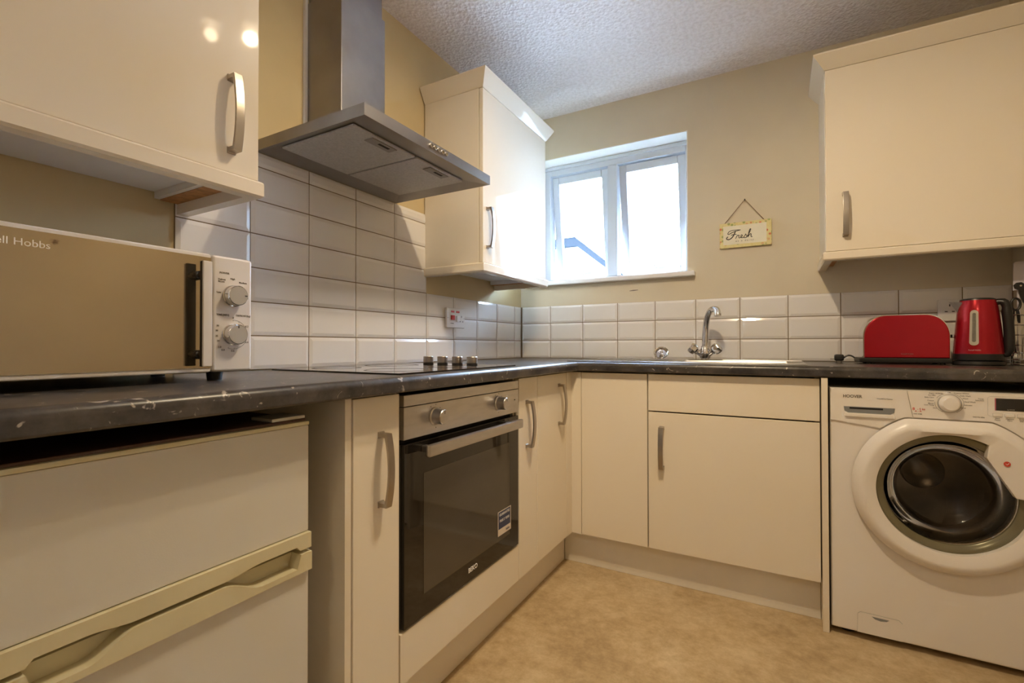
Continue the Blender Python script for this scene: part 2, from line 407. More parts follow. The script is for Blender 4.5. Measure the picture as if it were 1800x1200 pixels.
bcol = [0.004] + [0.1925 + PH * k for k in range(10)]
for k, x in enumerate(bcol):
    x1 = bcol[k + 1] if k + 1 < len(bcol) else RX - 0.002
    for r in range(3): tile(wall_back, 'y', x, Z0 + r * PV, x1 - x, PV)
struct('grout', box(box(nb(), -T, -0.0028, -1.9035, -0.894, Z0, Z0 + 6 * PV + 0.043), -T, -0.0028, -0.894, T, Z0, Z0 + 3 * PV - 0.001), 'grout', wall_left)
struct('grout', box(nb(), -0.002, RX, 0.0028, T, Z0, Z0 + 3 * PV - 0.001), 'grout', wall_back)

# ------------------------------------------------------------ window
win = bpy.data.objects.new('window_1', None); C.objects.link(win); win.location = (0.53, 0.13, WZ0); win['kind'] = 'structure'
FY0, FY1 = 0.125, 0.195; FW = 0.040
b = nb()
box(b, WX0 + 0.004, WX0 + FW, FY0, FY1, WZ0, WZ1 - 0.004, 0.003); box(b, WX1 - 0.030, WX1 - 0.004, FY0, FY1, WZ0, WZ1 - 0.004, 0.003)
box(b, WX0 + FW, WX1 - 0.030, FY0, FY1, WZ1 - 0.058, WZ1 - 0.004, 0.003); box(b, WX0 + FW, WX1 - 0.030, FY0, FY1, WZ0, WZ0 + 0.028, 0.003)
box(b, WX0 + 0.004, WX1 - 0.004, FY0 - 0.012, FY0 + 0.004, WZ1 - 0.026, WZ1 - 0.0045, 0.004)
obj('window_frame', b, 'upvc', win)
obj('mullion', box(nb(), 0.503, 0.561, FY0 - 0.004, FY1, WZ0 + 0.028, WZ1 - 0.058, 0.004), 'upvc', win)
obj('window_sill', box(nb(), 0.045, 1.0, -0.034, FY0 + 0.01, 1.334, WZ0 - 0.0005, 0.006, 3), 'white', win)
for x0, x1, ang in ((WX0 + FW + 0.003, 0.500, 7.0), (0.564, WX1 - 0.033, 8.5)):
    zt, zb = WZ1 - 0.062, WZ0 + 0.031
    sash = bpy.data.objects.new('sash', None); C.objects.link(sash); sash.parent = win
    sash.location = Vector(((x0 + x1) / 2, FY1 - 0.03, zt)) - win.location
    sash.rotation_euler = (math.radians(ang), 0, 0)
    y0, y1 = FY1 - 0.05, FY1 - 0.012; fw = 0.042
    b = nb(); box(b, x0, x0 + fw, y0, y1, zb, zt, 0.004); box(b, x1 - fw, x1, y0, y1, zb, zt, 0.004)
    box(b, x0 + fw, x1 - fw, y0, y1, zt - fw, zt, 0.004); box(b, x0 + fw, x1 - fw, y0, y1, zb, zb + fw, 0.004)
    obj('sash_frame', b, 'upvc', sash)
    obj('pane', box(nb(), x0 + fw - 0.004, x1 - fw + 0.004, (y0 + y1) / 2 - 0.002, (y0 + y1) / 2 + 0.002, zb + fw - 0.004, zt - fw + 0.004), 'glass', sash, smooth=False)
    b = nb(); xc = (x0 + x1) / 2
    box(b, xc - 0.006, xc + 0.006, y0 - 0.016, y0, zb + 0.02, zb + 0.055, 0.003)
    tube(b, [(xc + 0.02, y0 - 0.012, zb + 0.012), (xc + 0.07, y0 - 0.014, zb + 0.013)], 0.0045, 8)
    obj('casement_stay', b, 'white', sash)

# ------------------------------------------------------------ outside
g = obj('ground', box(nb(), -40, 40, 0.3, 60, -3.1, -3.0), 'bounce_ground', smooth=False); g['kind'] = 'structure'
hs = thing('neighbouring_house', 'pale house with dark roof edge seen through left window pane', 'house', (-4.0, 8.0, -3.0))
out = [(-9, -3.0), (-0.4, -3.0), (-0.4, 1.74), (-1.99, 3.04), (-9, 2.98)]
obj('wall', prism(nb(), 'y', out, 6.06, 12), 'house', hs, smooth=False)
obj('verge_board', prism(nb(), 'y', [(-1.99, 3.07), (-0.3, 1.69), (-0.3, 1.53), (-1.99, 2.90)], 5.94, 6.06), 'fascia', hs, smooth=False)
obj('eaves_board', prism(nb(), 'y', [(-9.1, 3.01), (-1.99, 3.07), (-1.99, 2.90), (-9.1, 2.86)], 5.94, 6.06), 'fascia', hs, smooth=False)
b = nb(); prism(b, 'y', [(-2.0, 3.14), (-0.2, 1.67), (-0.26, 1.60), (-2.0, 3.065)], 5.9, 12.1); prism(b, 'y', [(-9.1, 3.08), (-2.0, 3.14), (-2.0, 3.07), (-9.1, 3.01)], 5.9, 12.1)
obj('roof', b, 'house', hs, smooth=False)

# ------------------------------------------------------------ bow handle used on every kitchen door
def handle(parent, plane, u, z, w, h=0.168, width=0.019):
    """u,z centre on the door face; w the face coordinate; stands out along +x or -y"""
    sg = 1 if plane == 'x' else -1
    n = 16; o = []; i_ = []
    for k in range(n + 1):
        t = -1 + 2 * k / n
        o.append((z + t * h / 2, 0.026 + 0.010 * (1 - t * t)))
    for k in range(n + 1):
        t = -1 + 2 * k / n; tt = t * (h / 2 - 0.009) / (h / 2)
        i_.append((z + tt * h / 2, 0.0205 + 0.010 * (1 - t * t)))
    poly = [(z - h / 2 - 0.003, 0.0), (z - h / 2 - 0.003, 0.003), (z - h / 2, 0.004)] + o + [(z + h / 2, 0.004), (z + h / 2 + 0.003, 0.003), (z + h / 2 + 0.003, 0.0), (z + h / 2 - 0.012, 0.0), (z + h / 2 - 0.009, 0.004)] + i_[::-1] + [(z - h / 2 + 0.009, 0.004), (z - h / 2 + 0.012, 0.0)]
    t = bmesh.new(); m = len(poly)
    def P(uu, zz, d): return Vector((w + sg * d, uu, zz)) if plane == 'x' else Vector((uu, w + sg * d, zz))
    A = [t.verts.new(P(u - width / 2, zz, d)) for zz, d in poly]; B = [t.verts.new(P(u + width / 2, zz, d)) for zz, d in poly]
    t.faces.new(A); t.faces.new(B[::-1])
    for k in range(m): t.faces.new((A[k], B[k], B[(k + 1) % m], A[(k + 1) % m]))
    bmesh.ops.recalc_face_normals(t, faces=t.faces)
    bmesh.ops.bevel(t, geom=[e for e in t.edges if any(len(f.verts) > 10 for f in e.link_faces)], offset=0.0009, segments=2, profile=0.5, affect='EDGES')
    return obj('handle', t, 'handle', parent)
def panel(bm, plane, u0, u1, z0, z1, w, t=0.018, bev=0.0025):
    """door slab whose front face is at w"""
    if plane == 'x': box(bm, w - t, w, u0, u1, z0, z1, bev)
    else: box(bm, u0, u1, w, w + t, z0, z1, bev)
    return bm

# ------------------------------------------------------------ base units
DX, DY = 0.560, -0.575         # door faces of the left and back runs
ZB, ZT = 0.155, 0.866
def carcass_x(bm, y0, y1, x0=0.03, x1=DX - 0.0205, z0=0.15, z1=0.868, bottom=True):
    box(bm, x0, x1, y0, y0 + 0.016, z0, z1); box(bm, x0, x1, y1 - 0.016, y1, z0, z1)
    if bottom: box(bm, x0, x1, y0 + 0.016, y1 - 0.016, z0, z0 + 0.016)
    box(bm, x0, x0 + 0.006, y0 + 0.016, y1 - 0.016, z0 + 0.016, z1); return bm
def legs(bm, pts):
    for x, y in pts: lathe(bm, [(0, 0), (0.025, 0), (0.025, 0.012), (0.015, 0.016), (0.015, 0.15)], (x, y, 0), n=12)
    return bm

u = thing('base_cabinet', 'narrow cream base cabinet between fridge gap and oven', 'cabinet', (0.28, -1.745, 0.0), 'cream base cabinets')
obj('carcass', carcass_x(nb(), -1.8195, -1.674), 'carcass', u)
obj('end_panel', box(nb(), 0.02, DX - 0.003, -1.838, -1.8205, 0.0, 0.868, 0.001), 'carcass', u)
d = obj('door', panel(nb(), 'x', -1.818, -1.675, ZB, ZT, DX), 'door', u); handle(d, 'x', -1.737, 0.697, DX)

u = thing('oven_housing', 'cream oven housing with plain panel below the oven', 'cabinet', (0.28, -1.37, 0.0), 'cream base cabinets')
b = nb(); box(b, 0.03, DX - 0.02, -1.6725, -1.664, 0.15, 0.868); box(b, 0.03, DX - 0.02, -1.0765, -1.068, 0.15, 0.868); box(b, 0.03, DX - 0.02, -1.664, -1.0765, 0.15, 0.166)
box(b, 0.03, DX - 0.02, -1.664, -1.0765, 0.262, 0.276)
obj('carcass', b, 'carcass', u)
obj('filler_panel', panel(nb(), 'x', -1.671, -1.069, ZB, 0.280, DX), 'door', u)

u = thing('base_cabinet', 'narrow cream base cabinet right of the oven with upright handle', 'cabinet', (0.28, -0.99, 0.0), 'cream base cabinets')
obj('carcass', carcass_x(nb(), -1.067, -0.9195), 'carcass', u)
d = obj('door', panel(nb(), 'x', -1.066, -0.9185, ZB, ZT, DX), 'door', u); handle(d, 'x', -1.008, 0.697, DX)

u = thing('corner_cabinet', 'cream corner base cabinet with two doors meeting at right angles', 'cabinet', (0.3, -0.3, 0.0), 'cream base cabinets')
b = nb(); box(b, 0.03, DX - 0.0205, -0.918, -0.902, 0.15, 0.868); box(b, 0.03, 0.036, -0.902, -0.03, 0.15, 0.868); box(b, 0.036, 0.878, -0.036, -0.03, 0.15, 0.868)
box(b, 0.878, 0.894, DY + 0.0205, -0.03, 0.15, 0.868); box(b, 0.036, 0.878, DY + 0.0205, -0.036, 0.15, 0.166); box(b, 0.036, DX - 0.0205, -0.902, DY + 0.0205, 0.15, 0.166)
obj('carcass', b, 'carcass', u)
d = obj('door', panel(nb(), 'x', -0.9165, -0.634, ZB, ZT, DX), 'door', u); handle(d, 'x', -0.715, 0.737, DX)
obj('door', panel(nb(), 'y', 0.606, 0.892, ZB, ZT, DY), 'door', u)
b = nb(); prism(b, 'z', [(DX - 0.018, -0.6325), (DX, -0.6325), (DX, DY), (0.6045, DY), (0.6045, DY + 0.018), (DX - 0.018, DY + 0.018)], ZB, ZT)
obj('corner_post', b, 'door', u)

u = thing('sink_cabinet', 'wide cream sink cabinet with blank drawer front over single door', 'cabinet', (1.19, -0.3, 0.0), 'cream base cabinets')
b = nb(); box(b, 0.8955, 0.911, DY + 0.0205, -0.03, 0.15, 0.868); box(b, 1.474, 1.4895, DY + 0.0205, -0.03, 0.15, 0.868); box(b, 0.911, 1.474, DY + 0.0205, -0.036, 0.15, 0.166); box(b, 0.911, 1.474, -0.036, -0.03, 0.166, 0.868)
obj('carcass', b, 'carcass', u)
d = obj('door', panel(nb(), 'y', 0.8965, 1.4885, ZB, 0.711, DY), 'door', u); handle(d, 'y', 0.951, 0.570, DY)
obj('drawer_front', panel(nb(), 'y', 0.8965, 1.4885, 0.716, ZT, DY), 'door', u)

tag(obj('end_panel', box(nb(), 1.4915, 1.5105, -0.596, -0.02, 0.0, 0.8705, 0.0015), 'door'), 'slim upright cream end panel between sink cabinet and washing machine', 'panel')
tag(obj('plinth', box(nb(), 0.4815, 0.4995, -1.8195, -0.5165, 0.0005, 0.1495, 0.001), 'door'), 'long cream plinth board under the oven and left-hand doors', 'plinth', 'plinth boards')
pb = obj('plinth', box(nb(), 0.5005, 1.4905, -0.515, -0.4985, 0.0005, 0.1495, 0.001), 'plinth')
tag(pb, 'grey-beige plinth board under the sink cabinet', 'plinth', 'plinth boards')

# ------------------------------------------------------------ worktop, one L with a round nose and a cut-out for the bowl
HX0, HX1, HY0, HY1 = 0.965, 1.405, -0.475, -0.135
wt0, wt1, FX, FY = 0.872, 0.910, 0.600, -0.602
b = nb(); YE = -2.62; n_ = 0.019
box(b, 0.0015, FX - n_, YE, -0.0015, wt0, wt1)
box(b, FX - n_, HX0, FY + n_, -0.0015, wt0, wt1); box(b, HX1, RX - 0.002, FY + n_, -0.0015, wt0, wt1)
box(b, HX0, HX1, FY + n_, HY0, wt0, wt1); box(b, HX0, HX1, HY1, -0.0015, wt0, wt1)
prof = [(0.0, wt0)] + [(0.006 + 0.013 * math.sin(a), wt0 + 0.006 - 0.006 * math.cos(a)) for a in [k * PI / 16 for k in range(1, 9)]] + [(n_, wt1 - 0.016)] + [(n_ - 0.016 + 0.016 * math.cos(a), wt1 - 0.016 + 0.016 * math.sin(a)) for a in [k * PI / 20 for k in range(1, 11)]]
prof += [(0.0, wt1)]
t = bmesh.new(); R0, R1, R2 = [], [], []
for s, z in prof:
    R0.append(t.verts.new((FX - n_ + s, YE, z))); R1.append(t.verts.new((FX - n_ + s, FY + n_ - s, z))); R2.append(t.verts.new((RX - 0.002, FY + n_ - s, z)))
for k in range(len(prof) - 1):
    t.faces.new((R0[k], R1[k], R1[k + 1], R0[k + 1])); t.faces.new((R1[k], R2[k], R2[k + 1], R1[k + 1]))
t.faces.new(R0); t.faces.new(R2[::-1])
bmesh.ops.recalc_face_normals(t, faces=t.faces); merge(b, t)
tag(obj('worktop', b, 'worktop', org=(0.3, -0.3, wt0)), 'dark slate-effect L-shaped laminate worktop running along both walls', 'worktop')
tag(obj('end_panel', box(nb(), 0.02, 0.585, -2.60, -2.58, 0.0, 0.8705, 0.001), 'door'), 'cream end panel carrying the worktop beyond the fridge', 'panel')

# ------------------------------------------------------------ built-in oven
OV = thing('built_in_oven', 'built-in single oven with steel control panel and black glass door', 'oven', (0.3, -1.37, 0.28))
oy0, oy1 = -1.6635, -1.0775
obj('body', box(nb(), 0.06, DX - 0.024, oy0 + 0.012, oy1 - 0.012, 0.281, 0.852), 'matblack', OV)
F0 = DX + 0.004
obj('control_panel', box(nb(), F0 - 0.026, F0, oy0, oy1, 0.750, 0.8305, 0.0015), 'steel', OV)
obj('vent_strip', box(nb(), F0 - 0.026, F0, oy0, oy1, 0.832, 0.860, 0.0015), 'steel', OV)
dr = obj('door', box(nb(), F0 - 0.024, F0, oy0 + 0.001, oy1 - 0.001, 0.287, 0.738, 0.002), 'blackglass', OV)
obj('window_pane', box(nb(), F0, F0 + 0.0006, -1.590, -1.143, 0.345, 0.655), 'ovenpane', dr, smooth=False)
b = nb(); box(b, F0 + 0.028, F0 + 0.044, -1.618, -1.122, 0.704, 0.734, 0.004)
for yy in (-1.590, -1.160): box(b, F0, F0 + 0.030, yy - 0.010, yy + 0.010, 0.711, 0.727, 0.002)
obj('handle', b, 'steel', dr)
for yy in (-1.545, -1.218):
    kb = obj('knob', lathe(nb(), [(0, 0), (0.024, 0), (0.024, 0.004), (0.0205, 0.006), (0.0195, 0.032), (0.018, 0.034), (0, 0.034)], (F0, yy, 0.795), (1, 0, 0), 32), 'steel', OV)
    obj('pointer', box(nb(), F0 + 0.034, F0 + 0.0345, yy - 0.001, yy + 0.001, 0.803, 0.811), 'ink', kb, smooth=False)
    for k in range(7):
        a = math.radians(-30 + 40 * k)
        if k == 6: continue
        obj('dial_mark', box(nb(), F0, F0 + 0.0004, yy + 0.031 * math.sin(a) - 0.0014, yy + 0.031 * math.sin(a) + 0.0014, 0.795 + 0.031 * math.cos(a) - 0.0014, 0.795 + 0.031 * math.cos(a) + 0.0014), 'greyink', OV, smooth=False)
obj('indicator_lamp', lathe(nb(), [(0, 0), (0.002, 0), (0.002, 0.0015), (0, 0.002)], (F0, -1.106, 0.795), (1, 0, 0), 12), 'ink', OV)
label_text('brand_lettering', OV, 'BEKO', 0.019, 'x', -1.388, 0.313, F0, 'whiteink', bold=0.02)
st = obj('sticker', box(nb(), F0 + 0.0006, F0 + 0.0014, -1.222, -1.136, 0.360, 0.440), 'blueink', OV, label='blue and cream energy sticker on the oven glass', smooth=False)
obj('sticker_band', box(nb(), F0 + 0.0014, F0 + 0.0018, -1.218, -1.140, 0.361, 0.382), 'cardboard', st, smooth=False)
b = nb(); box(b, F0 + 0.0014, F0 + 0.0018, -1.222, -1.2185, 0.361, 0.440); box(b, F0 + 0.0014, F0 + 0.0018, -1.1395, -1.136, 0.361, 0.440); box(b, F0 + 0.0014, F0 + 0.0018, -1.2185, -1.1395, 0.4375, 0.440)
obj('sticker_border', b, 'cardboard', st, smooth=False)
for s, z, m, sz in (('GUARANTEE', 0.424, 'whiteink', 0.0115), ('FREE 2 YEAR', 0.404, 'whiteink', 0.0115), ('beko', 0.367, 'blueink', 0.012)):
    obj('sticker_text', text_bm(s, sz, 'x', -1.179 if m == 'whiteink' else -1.158, z, F0 + 0.0018, 'CENTER', 0.0003, 0.01), m, st, smooth=False)

# ------------------------------------------------------------ hob
HB = thing('ceramic_hob', 'flat black glass hob with four steel knobs on the worktop', 'hob', (0.3, -1.37, 0.910))
obj('glass_plate', box(nb(), 0.045, 0.550, -1.664, -1.072, 0.9102, 0.9142, 0.0012), 'hobglass', HB)
for x, y, r in ((0.17, -1.53, 0.073), (0.42, -1.53, 0.093), (0.17, -1.29, 0.093), (0.42, -1.29, 0.073)):
    obj('heat_ring', lathe(nb(), [(r, 0), (r, 0.0004), (r - 0.006, 0.0004), (r - 0.006, 0), (r, 0)], (x, y, 0.9142), n=48), 'hobring', HB)
for x in (0.203, 0.270, 0.338, 0.403):
    kb = obj('knob', lathe(nb(), [(0, 0), (0.0195, 0), (0.0195, 0.005), (0.018, 0.0055)], (x, -1.130, 0.9142), n=32), 'black', HB)
    obj('cap', lathe(nb(), [(0.0185, 0.0055), (0.0192, 0.007), (0.0192, 0.027), (0.0178, 0.029), (0, 0.029)], (x, -1.130, 0.9142), n=32), 'handle', kb)

# ------------------------------------------------------------ cooker hood
HD = thing('cooker_hood', 'brushed steel chimney cooker hood above the hob', 'cooker hood', (0.2, -1.39, 1.565))
hy0, hy1, hx, hz0, hz1 = -1.690, -1.092, 0.456, 1.565, 1.597
t = bmesh.new()
def hv(x, y, z): return t.verts.new((x, y, z))
ix0, ix1, iy0, iy1 = 0.078, 0.384, hy0 + 0.030, hy1 - 0.062
O = [hv(0.002, hy0, hz0), hv(hx, hy0, hz0), hv(hx, hy1, hz0), hv(0.002, hy1, hz0)]
I = [hv(ix0, iy0, hz0 + 0.010), hv(ix1, iy0, hz0 + 0.010), hv(ix1, iy1, hz0 + 0.010), hv(ix0, iy1, hz0 + 0.010)]
U = [hv(0.002, hy0, hz1), hv(hx, hy0, hz1), hv(hx, hy1, hz1), hv(0.002, hy1, hz1)]
V = [hv(0.002, hy0 + 0.1, hz1 + 0.012), hv(hx - 0.1, hy0 + 0.1, hz1 + 0.012), hv(hx - 0.1, hy1 - 0.1, hz1 + 0.012), hv(0.002, hy1 - 0.1, hz1 + 0.012)]
for A, B in ((O, I), (O, U), (U, V)):
    for k in range(4): t.faces.new((A[k], A[(k + 1) % 4], B[(k + 1) % 4], B[k]))
t.faces.new(I); t.faces.new(V)
bmesh.ops.recalc_face_normals(t, faces=t.faces)
can = obj('canopy', t, 'hood', HD, smooth=False)
fm = (-1.408)
for y0, y1 in ((iy0 + 0.003, fm - 0.004), (fm + 0.004, iy1 - 0.003)):
    f = obj('grease_filter', box(nb(), ix0 + 0.003, ix1 - 0.003, y0, y1, hz0 + 0.003, hz0 + 0.0095, 0.002), 'filter', HD)
    yc = y0 + 0.55 * (y1 - y0)
    lt = obj('latch', box(nb(), ix1 - 0.045, ix1 - 0.012, yc - 0.058, yc + 0.040, hz0 + 0.0005, hz0 + 0.003, 0.0008), 'latch', f)
for yk in range(5):
    y = -1.430 + 0.0185 * yk
    bt = obj('push_button', lathe(nb(), [(0.0065, 0), (0.0065, 0.006), (0.005, 0.0075), (0, 0.0075)], (hx, y, hz0 + 0.017), (1, 0, 0), 16), 'chrome', HD)
cy0, cy1, cx1 = -1.512, -1.322, 0.166
def duct(bm, x1, y0, y1, z0, z1):
    box(bm, 0.002, x1, y0, y1, z0, z1, 0.0015); return bm
obj('chimney', duct(nb(), cx1, cy0, cy1, hz1 + 0.0125, 2.12), 'hood', HD)
obj('inner_chimney', duct(nb(), cx1 - 0.007, cy0 + 0.007, cy1 - 0.007, 2.1205, H - 0.001), 'hood', HD)
obj('sealant_strip', box(nb(), -0.0055, 0.006, cy0 - 0.010, cy0 - 0.0005, hz1 + 0.02, H - 0.004), 'socket', HD)
for f in [o for o in HD.children if o.name.startswith('grease_filter')]:
    for l in list(f.children):
        mn = [l.matrix_world @ Vector(c) for c in l.bound_box]
b = None
for y0, y1 in ((iy0 + 0.003, fm - 0.004), (fm + 0.004, iy1 - 0.003)):
    yc = y0 + 0.55 * (y1 - y0)
    obj('latch_slot', box(nb(), ix1 - 0.030, ix1 - 0.021, yc - 0.022, yc + 0.020, hz0 + 0.0001, hz0 + 0.0006), 'matblack', HD, smooth=False)

# ------------------------------------------------------------ wall cabinets
def sweep(bm, path, prof, closed_ends=True):
    """path: plan points of the cabinet face with outward mitre normals; prof: (offset, z)"""
    t = bmesh.new(); rows = []
    for (x, y, nx, ny) in path: rows.append([t.verts.new((x + nx * s, y + ny * s, z)) for s, z in prof])
    for A, B in zip(rows[:-1], rows[1:]):
        for k in range(len(prof)):
            j = (k + 1) % len(prof); t.faces.new((A[k], A[j], B[j], B[k]))
    t.faces.new(rows[0]); t.faces.new(rows[-1][::-1])
    bmesh.ops.recalc_face_normals(t, faces=t.faces); merge(bm, t); return bm
def corn_prof(z0, z1, f): return [(-0.016, z0), (0.0, z0), (0.004, z0 + 0.004), (f, z1 - 0.006), (f, z1), (f - 0.012, z1), (-0.016, z0 + 0.012)]
def pel_prof(z0, z1): return [(-0.022, z0), (0.004, z0), (0.009, z0 + 0.005), (0.009, z1 - 0.004), (0.006, z1), (-0.022, z1)]

# left-hand cabinet over the microwave
LX = 0.312
w = thing('wall_cabinet', 'cream gloss wall cabinet above the microwave', 'cabinet', (0.15, -2.175, 1.36), 'cream wall cabinets')
ly0, ly1, lz0, lz1 = -2.477, -1.8775, 1.363, 2.085
b = nb(); box(b, 0.0, LX - 0.0205, ly0, ly0 + 0.016, lz0, lz1); box(b, 0.0, LX - 0.0205, ly1 - 0.016, ly1, lz0, lz1)
box(b, 0.0, LX - 0.0205, ly0 + 0.016, ly1 - 0.016, lz1 - 0.016, lz1); box(b, 0.0, 0.006, ly0 + 0.016, ly1 - 0.016, lz0 + 0.016, lz1 - 0.016)
obj('carcass', b, 'carcass', w)
obj('bottom_panel', box(nb(), 0.0, LX - 0.0205, ly0 + 0.016, ly1 - 0.016, lz0 + 0.006, lz0 + 0.0158), 'under', w)
d = obj('door', panel(nb(), 'x', ly0 + 0.001, ly1 + 0.001, lz0 + 0.001, lz1, LX), 'door', w); handle(d, 'x', -1.940, 1.492, LX)
obj('pelmet', sweep(nb(), [(LX, ly0, 1, 0), (LX, ly1, 1, 1), (0.0, ly1, 0, 1)], pel_prof(1.324, 1.3615)), 'door', w)
obj('raw_edge', box(nb(), 0.004, LX - 0.03, ly1 - 0.062, ly1 - 0.0225, 1.350, 1.3627), 'chip', w)
obj('edge_strip', box(nb(), 0.002, LX - 0.025, ly1 - 0.074, ly1 - 0.0625, 1.3525, 1.3688), 'under', w)
obj('cornice', sweep(nb(), [(LX, ly0, 1, 0), (LX, ly1, 1, 1), (0.0, ly1, 0, 1)], corn_prof(lz1 + 0.001, lz1 + 0.062, 0.036)), 'door', w)
# right of the hood
CX = 0.305
w = thing('wall_cabinet', 'cream gloss wall cabinet in the corner right of the cooker hood', 'cabinet', (0.15, -0.605, 1.32), 'cream wall cabinets')
ry0, ry1, rz0, rz1 = -0.906, -0.300, 1.327, 2.052
b = nb(); box(b, 0.0, CX - 0.0205, ry0, ry0 + 0.016, rz0, rz1); box(b, 0.0, CX - 0.0205, ry1 - 0.016, ry1, rz0, rz1)
box(b, 0.0, CX - 0.0205, ry0 + 0.016, ry1 - 0.016, rz1 - 0.016, rz1); box(b, 0.0, 0.006, ry0 + 0.016, ry1 - 0.016, rz0 + 0.016, rz1 - 0.016)
obj('carcass', b, 'carcass', w)
obj('bottom_panel', box(nb(), 0.0, CX - 0.0205, ry0 + 0.016, ry1 - 0.016, rz0 + 0.006, rz0 + 0.0158), 'under', w)
d = obj('door', panel(nb(), 'x', ry0 + 0.001, ry1 - 0.001, rz0 + 0.001, rz1, CX), 'door', w); handle(d, 'x', -0.872, 1.475, CX)
pth = [(0.0, ry0, 0, -1), (CX, ry0, 1, -1), (CX, ry1, 1, 1), (0.0, ry1, 0, 1)]
obj('pelmet', sweep(nb(), pth, pel_prof(1.288, 1.3255)), 'door', w)
obj('raw_edge', box(nb(), 0.004, CX - 0.03, ry1 - 0.050, ry1 - 0.0225, 1.312, 1.3265), 'chip', w)
obj('edge_strip', box(nb(), 0.002, CX - 0.025, ry1 - 0.062, ry1 - 0.0505, 1.314, 1.3328), 'under', w)
obj('cornice', sweep(nb(), pth, corn_prof(rz1 + 0.001, rz1 + 0.064, 0.034)), 'door', w)
# over the kettle on the back wall
BY = -0.302
w = thing('wall_cabinet', 'large cream wall cabinet over the red toaster and kettle', 'cabinet', (1.84, -0.15, 1.32), 'cream wall cabinets')
bx0, bx1, bz0, bz1 = 1.530, 2.140, 1.352, 2.073
b = nb(); box(b, bx0, bx0 + 0.016, BY + 0.0205, T, bz0, bz1); box(b, bx1 - 0.016, bx1, BY + 0.0205, T, bz0, bz1)
box(b, bx0 + 0.016, bx1 - 0.016, BY + 0.0205, T, bz1 - 0.016, bz1); box(b, bx0 + 0.016, bx1 - 0.016, 0.0, T, bz0 + 0.016, bz1 - 0.016)
obj('carcass', b, 'carcass', w)
obj('bottom_panel', box(nb(), bx0 + 0.016, bx1 - 0.016, BY + 0.0205, T, bz0 + 0.006, bz0 + 0.0158), 'under', w)
d = obj('door', panel(nb(), 'y', bx0 + 0.001, bx1 - 0.001, bz0 + 0.001, bz1, BY), 'door', w); handle(d, 'y', 1.594, 1.492, BY)
pth = [(bx0, T, -1, 0), (bx0, BY, -1, -1), (bx1, BY, 0, -1)]
obj('pelmet', sweep(nb(), pth, pel_prof(1.317, 1.3505)), 'door', w)
obj('raw_edge', box(nb(), bx0 + 0.023, bx0 + 0.05, BY + 0.03, 0.0, 1.335, 1.3512), 'chip', w)
obj('cornice', sweep(nb(), pth, corn_prof(bz1 + 0.001, bz1 + 0.056, 0.040)), 'door', w)

# ------------------------------------------------------------ fridge freezer
FR = thing('fridge_freezer', 'old off-white under-counter fridge freezer with yellowed handle strips', 'fridge', (0.3, -2.16, 0.0))
fy1, fy0, fx = -1.920, -2.400, 0.552
b = nb(); box(b, 0.04, fx - 0.050, fy0 + 0.004, fy1 - 0.004, 0.02, 0.826, 0.003); legs(b, ())
for yy in (fy0 + 0.04, fy1 - 0.04):
    for xx in (0.08, 0.45): lathe(b, [(0, 0), (0.018, 0), (0.018, 0.02), (0, 0.02)], (xx, yy, 0), n=12)
obj('body', b, 'fridge', FR)
obj('top_board', box(nb(), 0.04, fx - 0.012, fy0, fy1, 0.8265, 0.8385, 0.003), 'fridgetop', FR)
obj('hinge_cover', box(nb(), fx - 0.075, fx - 0.010, fy1 - 0.075, fy1 - 0.004, 0.8387, 0.8455, 0.002), 'fridge', FR)
D0 = fx - 0.048
ud = obj('freezer_door', box(nb(), D0, fx - 0.004, fy0, fy1, 0.6165, 0.8255, 0.003), 'fridge', FR)
obj('edge_trim', box(nb(), D0, fx - 0.0025, fy0, fy1, 0.8256, 0.8335, 0.002), 'fridgetrim', ud)
# wavy gripping strips
def um(s): return fy1 - s          # s runs from the right-hand end
wid = fy1 - fy0
def ss(a, b_, x): x = max(0, min(1, (x - a) / (b_ - a))); return x * x * (3 - 2 * x)
def wave(s): # 0 at the finger pockets, 1 in the middle
    return ss(0.10, 0.17, s) * (1 - ss(0.29, 0.35, s))
smp = [k * wid / 60 for k in range(61)]
up = []
for s in smp:
    if s < 0.028 or s > 0.408: zz = 0.5865
    else: zz = 0.595 - 0.0075 * wave(s)
    up.append((um(s), zz))
poly = [(um(0), 0.616)] + up + [(um(wid), 0.616)]
obj('handle_strip', prism(nb(), 'x', poly[::-1], D0, fx + 0.004, 0.0), 'fridgetrim', ud)
ld = obj('fridge_door', box(nb(), D0, fx - 0.004, fy0, fy1, 0.06, 0.543, 0.003), 'fridge', FR)
lo = []
for s in smp:
    if s < 0.028 or s > 0.408: zz = 0.579
    else: zz = 0.5535 + 0.0265 * wave(s)
    lo.append((um(s), zz))
poly = [(um(0), 0.5435)] + lo + [(um(wid), 0.5435)]
obj('handle_strip', prism(nb(), 'x', poly[::-1], D0 + 0.026, fx + 0.006, 0.0), 'fridgetrim', ld)
obj('grip_recess', box(nb(), D0, D0 + 0.0255, fy0, fy1, 0.5435, 0.579), 'fridgetrim', ld)
obj('kick_plate', box(nb(), D0 - 0.02, D0, fy0 + 0.01, fy1 - 0.01, 0.022, 0.056), 'grey', FR)

